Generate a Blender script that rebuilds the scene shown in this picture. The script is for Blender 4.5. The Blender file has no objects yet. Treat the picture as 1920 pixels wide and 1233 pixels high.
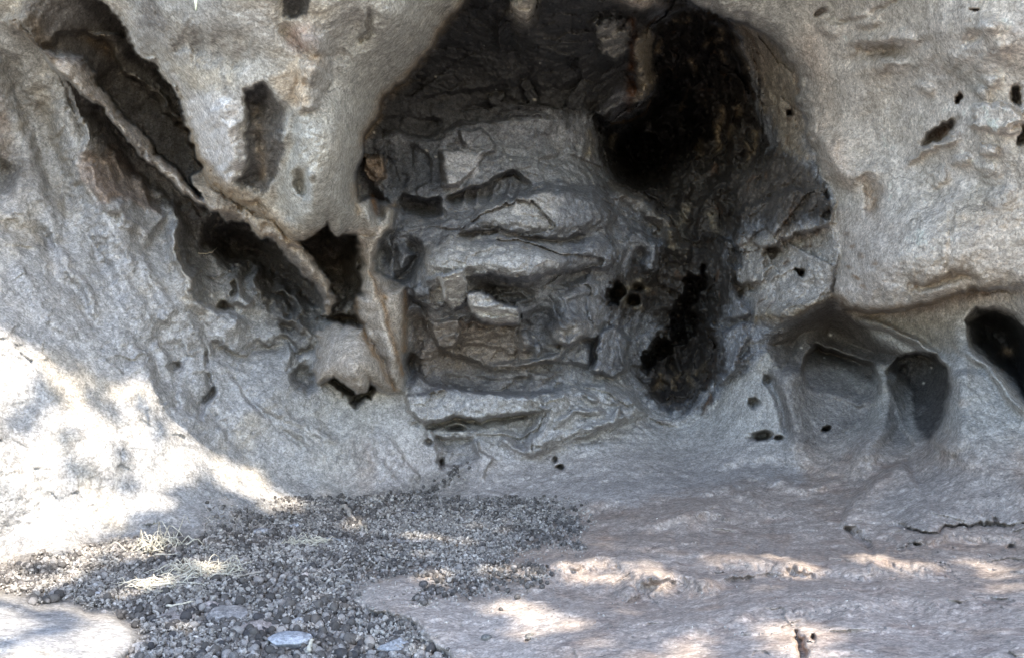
import bpy, math, random
import numpy as np
from mathutils import Vector
random.seed(7); RNG = np.random.default_rng(11)
f32 = np.float32
S = 1.5                       # metres per unit of the survey below
F, CX, CY = 1867.0, 960.0, 616.5   # 35 mm lens
scene = bpy.context.scene
COL = scene.collection

# ------------------------------------------------------------------ noise
_perm = np.concatenate([RNG.permutation(256)]*3).astype(np.int32)
_g = RNG.normal(size=(256, 3)); _g = (_g/np.linalg.norm(_g, axis=1)[:, None]).astype(f32)
def pnoise(x, y, z):
    xi = np.floor(x); yi = np.floor(y); zi = np.floor(z)
    xf = (x-xi).astype(f32); yf = (y-yi).astype(f32); zf = (z-zi).astype(f32)
    xi = xi.astype(np.int32) & 255; yi = yi.astype(np.int32) & 255; zi = zi.astype(np.int32) & 255
    u = xf*xf*xf*(xf*(xf*6-15)+10); v = yf*yf*yf*(yf*(yf*6-15)+10); w = zf*zf*zf*(zf*(zf*6-15)+10)
    out = 0
    for dx in (0, 1):
        a = _perm[xi+dx]; wx = u if dx else 1-u
        for dy in (0, 1):
            b = _perm[a+yi+dy]; wy = (v if dy else 1-v)*wx
            for dz in (0, 1):
                g = _g[_perm[b+zi+dz] & 255]
                out = out + (g[..., 0]*(xf-dx)+g[..., 1]*(yf-dy)+g[..., 2]*(zf-dz))*wy*(w if dz else 1-w)
    return out*1.6
def fbm(p, sc, octv=4, gain=.5, off=0., ridged=False):
    out = 0; a = 1.
    for i in range(octv):
        n = pnoise(p[0]*sc+off+i*17.3, p[1]*sc+off*1.7+i*5.1, p[2]*sc-off+i*9.7)
        if ridged: n = 1-2*np.abs(n)
        out = out+a*n; a *= gain; sc *= 2.03
    return out
def facets(p, sc, seed):
    """cell noise: (tilted facet height, distance between the two nearest cells)"""
    r = np.random.default_rng(seed)
    tab = r.random((256, 6)).astype(f32)
    x, y, z = [(q*sc).astype(f32) for q in p]
    xi = np.floor(x); yi = np.floor(y); zi = np.floor(z)
    f1 = np.full(x.shape, 9., f32); f2 = f1.copy(); h = np.zeros_like(f1)
    for dx in (-1, 0, 1):
        for dy in (-1, 0, 1):
            for dz in (-1, 0, 1):
                cx = xi+dx; cy = yi+dy; cz = zi+dz
                k = _perm[_perm[_perm[cx.astype(np.int32) & 255]+(cy.astype(np.int32) & 255)]+(cz.astype(np.int32) & 255)] & 255
                t = tab[k]
                ax = x-cx-t[:, 0]; ay = y-cy-t[:, 1]; az = z-cz-t[:, 2]
                d = np.sqrt(ax*ax+ay*ay+az*az)
                hh = ax*(t[:, 3]-.5)+ay*(t[:, 4]-.5)+az*(t[:, 5]-.5)+(t[:, 3]*t[:, 4]-.25)*1.2
                c = d < f1
                f2 = np.where(c, f1, np.minimum(f2, d)); h = np.where(c, hh, h); f1 = np.where(c, d, f1)
    return h, f2-f1
def sst(a, b, x):
    t = np.clip((x-a)/(b-a), 0, 1); return t*t*(3-2*t)

# ------------------------------------------------------------------ survey grid
STEP = 2.0
xs = np.concatenate([np.linspace(-900, -44, 70), np.arange(-36, 1958, STEP), np.linspace(1964, 2820, 70)])
ys = np.concatenate([np.linspace(-800, -44, 70), np.arange(-36, 1270, STEP), np.linspace(1276, 1950, 50)])
NX, NY = len(xs), len(ys)
GX, GY = np.meshgrid(xs, ys); X0 = GX.ravel().astype(f32); Y0 = GY.ravel().astype(f32)
zz = np.zeros_like(X0)
wx = 11*pnoise(X0/60, Y0/60, zz+.5)+6*pnoise(X0/22, Y0/22, zz+3.5)+3.2*pnoise(X0/9, Y0/9, zz+7.5)
wy = 11*pnoise(X0/60, Y0/60, zz+11.5)+6*pnoise(X0/22, Y0/22, zz+13.5)+3.2*pnoise(X0/9, Y0/9, zz+17.5)
calm = lambda x0, x1, y0, y1, f: sst(x0-40, x0+40, X0)*sst(x1+40, x1-40, X0)*sst(y0-40, y0+40, Y0)*sst(y1+40, y1-40, Y0)*f
wm = 1-np.maximum(np.maximum(calm(700, 1220, 200, 860, .55), calm(1430, 1960, 560, 900, .6)), calm(480, 900, -100, 460, .45))
X = X0+wx*wm; Y = Y0+wy*wm

def rbf(pts, lam=1e-4):
    p = np.array(pts, float); n = len(p); c = p[:, :2]/500.; h = p[:, 2]
    def k(r2): return .5*r2*np.log(r2+1e-9)
    d = ((c[:, None]-c[None])**2).sum(-1)
    A = np.zeros((n+3, n+3)); A[:n, :n] = k(d)+np.eye(n)*lam; A[:n, n] = 1; A[:n, n+1:] = c; A[n:, :n] = A[:n, n:].T
    w = np.linalg.solve(A, np.concatenate([h, [0, 0, 0]]))
    out = np.full(X.shape, w[n], f32)+(w[n+1]*X0/500+w[n+2]*Y0/500).astype(f32)
    for i in range(n):
        r2 = (X0/500-c[i, 0])**2+(Y0/500-c[i, 1])**2
        out += (w[i]*.5*r2*np.log(r2+1e-9)).astype(f32)
    return out
def sub(pts, m):
    p = np.array(pts, float)
    return np.nonzero((X > p[:, 0].min()-m) & (X < p[:, 0].max()+m) & (Y > p[:, 1].min()-m) & (Y < p[:, 1].max()+m))[0]
def polyline(pts, idx):
    """distance, signed side (+ = right of travel on screen: below, when drawn left to right), 0..1 along"""
    px = X[idx]; py = Y[idx]; best = np.full(px.shape, 1e9, f32); side = np.zeros_like(best); tt = np.zeros_like(best)
    P = np.array(pts, float); L = np.hypot(*np.diff(P, axis=0).T); cum = np.concatenate([[0], np.cumsum(L)])
    for i in range(len(P)-1):
        ax, ay = P[i]; dx, dy = P[i+1]-P[i]
        t = np.clip(((px-ax)*dx+(py-ay)*dy)/(L[i]**2+1e-9), 0, 1)
        ex = px-ax-t*dx; ey = py-ay-t*dy; d = np.hypot(ex, ey); c = d < best
        best = np.where(c, d, best); side = np.where(c, np.sign(dx*ey-dy*ex), side); tt = np.where(c, (cum[i]+t*L[i])/cum[-1], tt)
    return best, side, tt
def sdf(poly, idx):
    """+ inside"""
    px = X[idx]; py = Y[idx]; P = list(poly)+[poly[0]]
    d, _, _ = polyline(P, idx)
    ins = np.zeros(px.shape, bool)
    for (ax, ay), (bx, by) in zip(P[:-1], P[1:]):
        if ay == by: continue
        c = ((ay > py) != (by > py)) & (px < (bx-ax)*(py-ay)/(by-ay)+ax)
        ins ^= c
    return np.where(ins, d, -d)

# ------------------------------------------------------------------ depth survey (distance in front of the lens)
base_pts = [
 (-900,-300,1.9),(-900,300,1.6),(-900,900,1.3),(-500,0,2.2),(-500,500,1.9),(-500,900,1.6),(-200,300,2.4),(-200,700,2.1),(-200,1000,1.95),
 (0,-200,2.3),(0,0,2.55),(0,200,2.75),(0,400,2.65),(0,620,2.45),(0,800,2.3),(0,950,2.22),(0,1040,2.2),
 (100,100,2.75),(100,300,2.85),(200,300,3.0),(200,500,2.85),(200,700,2.62),(150,900,2.38),(300,800,2.65),(300,900,2.55),(230,1005,2.38),
 (300,500,3.0),(300,400,3.1),(250,200,3.1),(350,350,3.2),(430,460,3.35),(500,500,3.4),(430,560,3.15),(400,650,3.0),(400,850,2.78),(500,900,2.88),(545,950,2.78),(500,750,2.98),(560,650,3.15),
 (600,560,3.3),(600,850,3.02),(650,930,2.93),(650,780,3.1),(620,680,3.15),(650,500,3.35),(700,850,3.0),
 (800,935,2.93),(800,880,3.05),(800,800,3.12),(1000,960,2.7),(1000,880,3.05),(1000,840,3.15),(1100,940,2.68),(1300,950,2.46),(1300,900,2.85),(1300,850,3.1),(1200,800,3.25),(1260,770,3.4),
 (900,760,3.2),(900,700,3.36),(900,650,3.36),(900,560,3.26),(950,480,3.15),(950,400,3.3),(950,300,3.4),(900,200,3.35),(900,100,3.15),(950,0,2.8),(950,-120,2.5),(950,-400,2.15),(950,-800,1.8),
 (1100,650,3.3),(1100,500,3.3),(1100,300,3.45),(1100,150,3.3),(1150,50,2.95),(1200,-60,2.6),(760,300,3.35),(760,420,3.2),(760,500,3.12),(760,650,3.15),(820,700,3.35),
 (1200,400,3.55),(1300,450,3.6),(1300,200,3.9),(1320,60,3.4),(1250,650,3.7),(1250,560,3.6),(1400,250,3.5),(1450,150,3.15),(1400,400,3.3),(1480,480,3.0),(1480,560,2.92),(1400,650,3.15),(1350,720,3.25),
 (1450,750,3.0),(1450,850,2.9),(1560,620,3.0),(1560,720,3.05),(1560,800,2.95),(1600,860,2.78),(1700,720,2.9),(1720,800,2.8),(1650,890,2.6),(1820,700,2.5),(1800,850,2.42),(1880,650,2.5),(1900,850,2.25),
 (1700,620,2.72),(1800,590,2.5),(1900,540,2.3),(1750,930,2.28),(1640,980,2.25),(1850,980,2.08),(1900,920,2.12),(1500,960,2.4),(1500,900,2.7),
 (1300,1050,2.02),(1600,1050,1.9),(1900,1060,1.76),(1300,1150,1.62),(1600,1150,1.5),(1900,1150,1.42),(1300,1233,1.37),(1600,1233,1.28),(1900,1233,1.21),
 (960,1150,1.74),(960,1233,1.5),(1000,1070,2.02),(760,1100,1.95),(700,1233,1.57),(500,1200,1.64),(300,1150,1.80),(400,1080,2.06),(600,1040,2.25),(800,1010,2.42),(300,1060,2.14),(100,1200,1.59),(0,1150,1.75),(0,1233,1.5),(100,1060,2.12),
 (-700,1950,.70),(200,1950,.70),(960,1950,.70),(1700,1950,.66),(2700,1950,.62),(-700,1500,1.05),(200,1500,1.05),(960,1500,1.03),(1700,1500,.92),(2700,1500,.85),
 (2300,900,1.8),(2300,600,2.0),(2300,200,1.8),(2300,1150,1.3),(2800,600,1.5),(2800,0,1.4),(1900,-400,1.6),(1900,-800,1.3)]
D = rbf(base_pts)
floorD = D.copy()

OVER = [(150,-900),(165,-40),(191,0),(218,27),(252,72),(269,95),(290,119),(310,147),(341,191),(351,235),(362,270),(383,320),(412,358),(474,404),(518,420),(540,450),(549,456),(575,446),(603,428),(617,416),(630,435),(639,438),(647,429),(664,433),(690,440),(735,430),(742,395),(700,375),(673,380),(667,347),(663,323),(683,283),(680,257),(707,213),(717,180),(763,147),(807,87),(833,33),(873,0),(960,-150),(1000,-900)]
over_pts = [(870,0,2.5),(833,33,2.53),(710,200,2.66),(668,340,2.72),(720,420,2.86),(800,-100,2.2),(720,20,2.25),(600,100,2.25),(600,250,2.38),(590,390,2.55),(650,425,2.7),(545,445,2.62),(480,60,2.12),(350,60,2.2),(300,120,2.42),(350,250,2.58),(400,200,2.36),(430,300,2.46),(500,390,2.6),(200,0,2.35),(600,-100,1.95),(400,-100,1.95),(100,-100,2.2),(600,-400,2.0),(600,-800,1.85),(150,-400,2.1),(100,-800,1.95),(950,-400,1.95)]
RIGHT = [(1215,-900),(1240,-120),(1276,-40),(1294,0),(1330,22),(1362,34),(1430,57),(1470,88),(1500,122),(1508,150),(1495,190),(1515,240),(1525,300),(1545,340),(1570,380),(1570,420),(1564,500),(1560,552),(1576,574),(1625,586),(1680,580),(1713,574),(1760,568),(1800,560),(1850,548),(1920,548),(2900,520),(2900,-900)]
right_pts = [(1300,-20,2.68),(1470,90,2.82),(1520,280,2.86),(1560,400,2.84),(1564,520,2.78),(1600,200,2.66),(1700,100,2.46),(1700,300,2.52),(1700,500,2.5),(1900,100,2.18),(1900,300,2.2),(1900,500,2.24),(1650,570,2.58),(2300,300,1.8),(1600,-300,2.25),(2800,0,1.3),(2800,500,1.4),(1700,-800,1.85)]
PILLAR = [(640,432),(680,425),(735,415),(712,450),(697,490),(700,512),(720,520),(760,535),(757,551),(762,595),(761,620),(757,666),(752,690),(755,735),(737,732),(705,665),(676,612),(663,565),(680,555),(675,503),(674,470),(668,436)]
pillar_pts = [(660,435,2.8),(720,430,2.85),(690,500,2.92),(720,560,2.94),(770,600,3.02),(690,610,2.95),(745,720,3.0)]
NOSE = [(588,622),(630,608),(676,606),(706,655),(735,705),(748,732),(730,738),(712,722),(694,716),(688,738),(664,746),(645,728),(627,712),(608,716),(588,715),(584,680)]
nose_pts = [(600,625,3.02),(676,610,2.95),(660,740,2.80),(600,700,2.93),(740,730,2.96),(650,680,2.80)]
FIN = [(20,45),(72,92),(104,120),(136,152),(170,193),(221,241),(239,268),(273,298),(320,338),(367,372),(400,396),(429,420),(453,414),(504,438),(538,472),(566,510),(600,544),(615,578),(607,588),(622,592),(630,566),(613,517),(590,479),(558,459),(530,440),(491,428),(436,391),(400,385),(361,344),(324,307),(300,286),(256,239),(225,218),(201,187),(174,136),(140,110),(110,104),(72,88),(30,42)]
fin_pts = [(20,45,2.6),(100,115,2.62),(150,130,2.66),(221,241,2.66),(210,195,2.72),(320,335,2.7),(300,288,2.78),(417,402,2.74),(510,445,2.74),(560,480,2.8),(610,550,2.9),(625,590,2.98)]

def layer(poly, pts, Rpx, Rd, soft=3., cut=-9.):
    global D
    idx = sub(poly, 30); d = sdf(poly, idx); L = rbf(pts)[idx]
    q = np.clip(1-d/Rpx, 0, 1)
    L = L+Rd*(1-np.sqrt(np.clip(1-q*q, 0, 1)))
    m = sst(cut, soft, d); D[idx] = D[idx]*(1-m)+np.minimum(L, D[idx]+.03)*m
    full = np.full(X.shape, -1e3, f32); full[idx] = d
    return full
dFIN = layer(FIN, fin_pts, 14, .06, 2., -5.)
RIB = [(366,330),(386,312),(418,352),(478,398),(522,414),(554,450),(566,466),(530,450),(491,440),(436,402),(396,394)]
rib_pts = [(380,330,2.74),(440,380,2.70),(500,415,2.70),(550,450,2.70)]
dRIB = layer(RIB, rib_pts, 14, .05, 2., -5.)
dNOSE = layer(NOSE, nose_pts, 40, .14)
dPIL = layer(PILLAR, pillar_pts, 30, .10)
dOVER = layer(OVER, over_pts, 55, .13, 2., -6.)
dRIGHT = layer(RIGHT, right_pts, 40, .10, 2., -6.)

AMP = 1.35; RAG = 5
nG = pnoise(X0/26, Y0/26, zz+31.5)+.6*pnoise(X0/10, Y0/10, zz+37.5)
def T(pts, w, amp, L):      # ledge: the side right of travel steps back by amp, easing out over L
    idx = sub(pts, 4*L if amp else 0); d, s, t = polyline(pts, idx); sd = d*s
    e = sst(0, .12, t)*sst(0, .12, 1-t)
    D[idx] += AMP*amp*e*sst(-w, w, sd)*np.exp(-np.maximum(sd, 0)/L)
def R(pts, w, amp):         # rib (amp < 0) or groove (amp > 0)
    idx = sub(pts, 3*w); d, s, t = polyline(pts, idx)
    D[idx] += AMP*amp*np.exp(-(d/w)**2)*(.35+.65*sst(0, .15, t)*sst(0, .15, 1-t))
def B(x, y, rx, ry, rot, amp, p=1.):
    c, s = math.cos(math.radians(rot)), math.sin(math.radians(rot)); m = 2.6*max(rx, ry)
    idx = np.nonzero((abs(X-x) < m) & (abs(Y-y) < m))[0]
    u = ((X[idx]-x)*c+(Y[idx]-y)*s)/rx; v = (-(X[idx]-x)*s+(Y[idx]-y)*c)/ry
    D[idx] += AMP*amp*np.exp(-np.power(u*u+v*v, p))
def G(poly, w, amp, tilt=(0, 0)):
    idx = sub(poly, 2*w+8); d = sdf(poly, idx)+RAG*nG[idx]; cx = np.mean([p[0] for p in poly]); cy = np.mean([p[1] for p in poly])
    pr = sst(-w, w, d)
    if amp > .09: pr = .4*pr+.75*sst(0, 42, d)
    D[idx] += AMP*pr*(amp+tilt[0]*(X[idx]-cx)/100+tilt[1]*(Y[idx]-cy)/100)

# ---- left wall
T([(0,33),(67,87),(113,140),(147,207),(160,260),(150,300)][::-1], 6, -.10, 60)
R([(110,150),(150,260),(175,330),(215,430),(290,560),(340,640)], 38, -.09)
R([(60,180),(100,300),(130,420)], 22, .05); R([(20,120),(60,260),(100,380)], 12, .03)
R([(0,420),(60,440),(130,470)], 14, .03); B(0,330,30,50,0,.10); B(5,120,14,60,-20,.03)
T([(330,350),(335,450),(370,560),(405,590),(470,610)], 10, -.10, 30)
R([(320,400),(345,480),(370,560)], 16, -.08)
T([(345,640),(335,700),(345,770)], 7, .04, 20); T([(395,690),(392,730),(380,790)], 5, .05, 16)
R([(235,500),(280,560),(330,640)], 18, .03); R([(200,470),(230,560),(260,650),(280,740)], 20, -.03)
B(325,680,10,8,0,.06,2); B(390,745,9,12,20,.05,2); B(388,670,6,14,0,.04,2)
R([(450,650),(500,655),(530,635),(560,660)], 7, .05); T([(400,640),(450,662),(500,655),(535,640)], 5, .06, 30)
G([(170,310),(215,290),(260,330),(300,400),(280,450),(240,430),(200,390)], 10, -.05)
for q, w_, a_ in (([(300,480),(370,620),(470,740),(600,850)],14,-.025),([(345,560),(420,680),(520,790),(590,860)],10,.022),([(250,470),(290,600),(380,760),(480,870)],12,.02),([(150,380),(190,500),(260,640),(330,740)],13,.022),([(60,380),(110,520),(200,640)],16,.02),([(430,700),(500,770),(570,810)],8,.016),([(480,720),(560,790),(640,830)],9,-.016),([(600,760),(640,820),(660,890)],14,.014),([(700,790),(720,850),(760,900)],10,.016),([(20,480),(90,600),(150,640)],12,-.02),([(100,440),(160,560),(180,600)],8,-.018)): R(q, w_, a_)
T([(140,330),(175,380),(215,460),(245,500)], 8, .025, 40); T([(300,640),(330,690),(345,760)], 6, -.018, 30); T([(700,800),(740,830),(760,870),(800,900)], 5, -.02, 40)
# ---- the hollow under the fin
G([(375,450),(395,425),(440,418),(500,440),(545,480),(600,525),(640,590),(610,605),(570,590),(530,560),(490,545),(470,500),(420,480)], 16, .15)
B(440,470,60,36,20,.22); B(413,579,16,9,10,.11,2.5); B(440,541,7,13,20,.11,2.5); B(464,508,12,10,30,.08,2); B(520,570,34,16,35,.14,2); B(545,610,16,12,0,.08)
R([(425,500),(440,520),(450,560),(470,580)], 18, -.10); R([(475,505),(490,545),(530,590),(575,625)], 10, -.12)
R([(388,440),(395,490),(420,510)], 8, -.05)
B(570,705,17,24,-20,.12,1.6); R([(540,690),(560,660),(590,650)], 8, .05)
G([(555,459),(603,430),(617,420),(630,437),(644,432),(664,435),(673,459),(675,476),(671,503),(678,551),(661,561),(641,578),(627,564),(613,517),(590,479)], 8, .13); B(648,600,26,8,5,.14,2)
CAV = [(612,708),(626,728),(642,748),(668,764),(698,750),(706,722),(700,700),(660,690)]; i_ = sub(CAV, 20); D[i_] += .26*sst(-5, 9, sdf(CAV, i_))*(1-sst(-7, 1, dNOSE[i_]))
# ---- bands between fin and overhang
G([(72,86),(140,104),(174,134),(201,185),(225,216),(256,237),(300,284),(361,342),(400,383),(412,360),(382,317),(351,259),(344,235),(303,201),(290,177),(269,160),(239,133),(211,89),(170,61),(120,60)], 9, .035)
G([(170,61),(211,89),(239,133),(269,160),(290,177),(303,201),(344,235),(351,259),(341,191),(310,147),(290,119),(252,75)], 4, -.05); R([(239,133),(290,177),(344,235)], 7, -.03); T([(174,136),(201,187),(225,218),(256,239),(300,286),(361,344)][::-1], 4, .05, 26)
G([(115,145),(136,154),(170,195),(221,243),(239,270),(273,300),(320,340),(400,398),(330,380),(240,310),(170,250),(147,212)], 8, .055); R([(72,92),(100,100),(135,108)], 4, -.04)
T([(252,72),(290,119),(310,147),(341,191),(351,235),(383,320),(412,358)], 5, .04, 40)
# ---- overhang surface
G([(457,183),(493,160),(540,207),(524,300),(520,327),(493,367),(447,340),(467,293),(463,233)], 8, .10, (-.04, 0))
T([(455,185),(475,178),(492,158)], 4, .06, 20); R([(495,195),(500,260),(490,340)], 12, -.04)
R([(400,190),(430,240),(440,330)], 20, -.06); R([(580,60),(600,110),(575,160)], 20, -.05)
R([(545,205),(548,260),(522,330),(530,400)], 16, .03); R([(690,20),(692,60),(672,82)], 5, .03)
B(568,345,13,26,-15,.07,1.5); B(585,330,7,8,0,-.03); B(615,320,62,125,8,-.15); R([(690,30),(640,90),(600,190)], 30, .04); B(740,40,70,60,-40,-.07); B(545,10,26,24,0,.03,2)
R([(520,40),(590,110),(640,100)], 14, .03); R([(330,60),(380,90),(470,110)], 26, .04); B(330,80,14,20,0,.015); B(368,85,10,26,-20,.015); B(640,120,80,90,30,-.05)
G([(555,170),(570,115),(600,110),(620,150),(590,200),(560,205)], 8, -.03); B(567,160,12,20,20,.03)
R([(440,395),(480,385),(510,410)], 6, .03); R([(420,330),(470,390),(540,430)], 12, -.05)
# ---- pillar ribs
R([(672,370),(690,400),(700,440)], 12, -.04); R([(712,350),(735,380),(725,420),(695,470),(690,510)], 14, -.05); B(706,382,12,26,-10,.09,1.5)
R([(683,510),(705,570),(735,650),(748,700)], 16, -.04); R([(705,560),(745,640)], 10, .015); B(720,480,20,18,20,.06); R([(760,455),(785,480),(760,515),(725,540)], 12, .12)
G([(683,290),(724,292),(722,335),(705,345),(686,330)], 4, -.12)
# ---- back wall: upper face and ledges
AMP = 1.4; RAG = 3; B(960,500,190,150,0,-.20); B(900,620,120,90,0,-.06); B(960,330,150,60,0,-.05); B(930,640,130,60,0,.05)
T([(690,262),(740,245),(800,262),(850,240),(900,225),(960,215),(1060,225)], 8, -.08, 60)
G([(828,285),(858,280),(905,290),(898,322),(860,345),(828,350)], 5, -.07, (.05, 0)); G([(862,250),(900,240),(930,268),(925,285),(895,292),(875,280)], 4, -.05)
T([(826,372),(870,357),(915,345),(945,330),(962,322),(978,335),(996,346)], 5, .13, 24)
T([(745,360),(790,372),(830,372)], 5, .14, 24); B(790,392,44,16,15,.12,2); B(920,362,60,12,-12,.07)
for x in (875,900,925,950,970): R([(x-6,385),(x,362),(x+8,340)], 5, -.045)
G([(900,400),(930,378),(1000,358),(1060,352),(1110,365),(1150,400),(1130,425),(1050,440),(970,432),(930,428),(870,432)], 16, -.12, (0, .05))
T([(848,446),(873,436),(930,430),(973,440),(1010,446),(1056,452),(1110,440)], 5, .11, 20)
G([(790,480),(840,450),(900,452),(1000,460),(1060,470),(1130,440),(1180,460),(1150,500),(1060,512),(990,515),(920,515),(870,520),(800,520)], 24, -.10, (0, -.05))
T([(873,526),(923,518),(993,521),(1040,508),(1070,512),(1110,500),(1150,510)], 6, .11, 34)
B(945,552,60,20,4,.085,1.3); R([(905,560),(970,545),(1000,560)], 5, -.03); R([(890,575),(960,570),(1010,555)], 5, -.03)
B(1065,525,40,16,-20,.10,1.5); B(1020,590,30,30,0,.08)
G([(828,520),(868,507),(880,530),(876,568),(848,578),(833,562)], 3, -.14, (.06, .1)); G([(806,545),(830,538),(834,568),(812,573)], 3, .05)
G([(775,540),(830,515),(835,575),(800,572),(778,560)], 5, -.05)
G([(880,552),(905,548),(930,566),(968,580),(975,610),(940,611),(905,600),(880,585)], 3.5, -.19, (0, .12))
T([(880,590),(908,606),(940,614),(974,613)], 2.5, .05, 40); T([(975,585),(978,640),(970,690)], 4, .05, 30)
G([(857,612),(973,616),(972,680),(900,680),(860,660)], 6, -.05); G([(800,600),(860,598),(862,640),(850,668),(822,650)], 5, -.08)
R([(853,664),(907,686),(973,688),(1040,668),(1075,640)], 8, -.09); T([(853,664),(907,686),(973,688),(1040,668)], 4, .06, 24)
G([(768,555),(795,560),(805,640),(770,690),(757,690)], 8, .06); B(790,610,16,30,0,.07); B(775,690,14,24,0,.09)
B(1070,600,46,30,-30,-.10); R([(1040,630),(1065,645),(1095,620)], 9, -.08); T([(1040,640),(1068,648),(1095,632),(1130,640)], 4, .10, 22)
B(1085,545,46,26,-20,-.06); B(985,640,14,16,0,-.08,2); B(1005,650,7,14,0,-.06,2); T([(1130,600),(1112,650),(1105,690)], 4, -.06, 60)
G([(1123,625),(1150,612),(1180,640),(1178,690),(1150,708),(1112,690)], 5, -.12); R([(1160,640),(1172,690)], 5, -.04)
T([(765,690),(800,715),(860,730),(940,738),(1010,742),(1050,728)], 6, -.10, 46)
G([(765,742),(830,730),(950,742),(1010,750),(1025,772),(970,776),(905,786),(850,779),(795,790),(768,770)], 5, -.08)
T([(795,793),(853,781),(907,788),(973,778),(1003,774)], 3, .14, 12); B(855,800,16,5,0,.10,2); B(808,800,10,4,0,.06,2)
G([(1020,760),(1060,725),(1130,720),(1200,745),(1210,775),(1120,805),(1040,830),(1000,850),(985,830),(1010,795)], 14, -.11)
for q in ([(1040,800),(1080,770),(1130,770)],[(1060,820),(1120,795),(1190,780)],[(1130,735),(1160,760),(1150,790)],[(1180,740),(1200,770)],[(1090,735),(1120,750)]): R(q, 6, -.04)
G([(820,815),(880,820),(895,860),(860,875),(825,868)], 6, .07); T([(892,822),(900,850),(930,865)], 4, -.06, 30); R([(940,820),(965,845),(1000,850)], 8, -.05)
B(805,830,9,7,0,.05,2); B(830,870,6,10,0,.06,2); B(1045,880,7,6,0,.10,2); B(1036,860,5,6,0,.06,2)
for q in ([(828,282),(834,345)],[(905,290),(890,315),(862,345)],[(902,240),(868,278)],[(930,398),(924,432)],[(985,356),(996,395),(1012,437)],[(832,462),(900,482),(960,470)],[(1000,458),(988,516)],[(1082,455),(1060,512)],[(1040,540),(1060,570),(1050,600)],[(800,470),(815,500),(800,520)],[(720,560),(740,620),(765,640)],[(930,735),(925,765)],[(860,735),(875,775)],[(985,690),(1000,735)],[(1060,640),(1050,700)],[(780,250),(770,300),(780,350)],[(1000,230),(1010,280),(990,330)],[(1090,255),(1080,310),(1095,350)],[(820,600),(835,640)],[(1150,615),(1140,700)],[(1200,430),(1180,470)],[(1420,440),(1400,500)],[(1460,480),(1450,560)],[(1530,430),(1520,540)]): R(q, 2.8, .009)
for q in ([(700,225),(760,215),(830,222)],[(860,205),(940,190),(1040,205)],[(780,180),(860,170),(960,160)],[(1000,300),(1060,290),(1120,300)],[(1060,560),(1100,550),(1130,560)],[(820,655),(880,650),(960,655)],[(830,705),(920,712),(1000,708)]): T(q, 6, .03, 30)
# ---- chimney
AMP = 1.35; RAG = 9
CHIM = [(1110,208),(1130,224),(1165,238),(1205,212),(1225,180),(1250,150),(1290,170),(1320,215),(1330,260),(1310,300),(1270,310),(1250,345),(1200,358),(1160,335),(1134,290)]
UPCH = [(1222,170),(1212,110),(1225,60),(1270,12),(1330,20),(1385,75),(1405,130),(1405,200),(1440,280),(1400,320),(1330,340),(1290,200)]
G(UPCH, 26, .085)
for x, y in ((1225,720),(1250,690),(1275,670),(1300,700),(1260,730),(1320,660),(1335,620),(1310,560)): R([(x+4,y-34),(x-4,y),(x+5,y+28)], 8, -.06)
for x, y in ((1250,90),(1290,60),(1330,110),(1360,160),(1345,230),(1375,230),(1300,130),(1395,250),(1265,140),(1320,60)): R([(x+6,y-45),(x-6,y),(x+8,y+40)], 9, -.07)
G(CHIM, 9, .34); B(1200,290,60,60,0,.7)
G([(1138,540),(1160,528),(1172,545),(1160,572),(1142,568)], 4, .5); B(1185,565,12,10,0,.2,2); B(1195,540,10,8,0,.15,2)
G([(1203,690),(1236,640),(1263,630),(1270,552),(1291,509),(1318,503),(1340,540),(1345,600),(1355,695),(1300,745),(1255,768),(1225,745)], 10, .16); G([(1199,680),(1236,639),(1263,630),(1270,552),(1291,509),(1318,503),(1318,523),(1290,571),(1306,601),(1302,632),(1250,660),(1215,700)], 6, .24)
R([(1150,345),(1200,375),(1250,410),(1270,470)], 18, -.15); R([(1180,430),(1220,460),(1215,520)], 14, -.10); R([(1250,420),(1260,470),(1300,480)], 20, -.12)
for x, y in ((1380,300),(1345,340),(1310,300),(1290,380),(1330,420),(1360,370)): R([(x,y-40),(x-8,y),(x+4,y+36)], 10, -.08)
G([(1390,400),(1430,370),(1500,360),(1550,380),(1562,410),(1500,440),(1470,470),(1430,470),(1400,450)], 8, -.10)
T([(1440,470),(1460,465),(1475,445)], 4, .12, 14); T([(1385,440),(1370,500),(1385,560),(1400,600)], 8, -.12, 60)
G([(1395,470),(1440,480),(1425,530),(1400,545),(1375,520)], 5, -.05); R([(1420,535),(1400,545),(1385,560)], 6, .05); B(1503,505,9,8,20,.12,2.5)
B(1480,213,8,8,40,.10,2); R([(1420,600),(1440,585),(1500,585),(1550,560)], 18, -.06)
G([(1320,690),(1350,620),(1390,610),(1410,650),(1380,690),(1350,720)], 8, -.08)
R([(1190,50),(1205,110),(1212,160),(1185,195)], 17, -.17); G([(1120,30),(1180,40),(1175,90),(1150,106),(1125,95),(1110,60)], 10, -.10, (0, -.05))
B(980,15,26,36,-10,-.22,2); B(1205,2,42,16,5,-.18,2); R([(1150,70),(1170,40)], 8, -.04)
R([(950,60),(985,130),(1000,200)], 14, .05); B(1070,118,12,8,20,.06,1.5); R([(935,30),(945,90)], 8, -.05)
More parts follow.
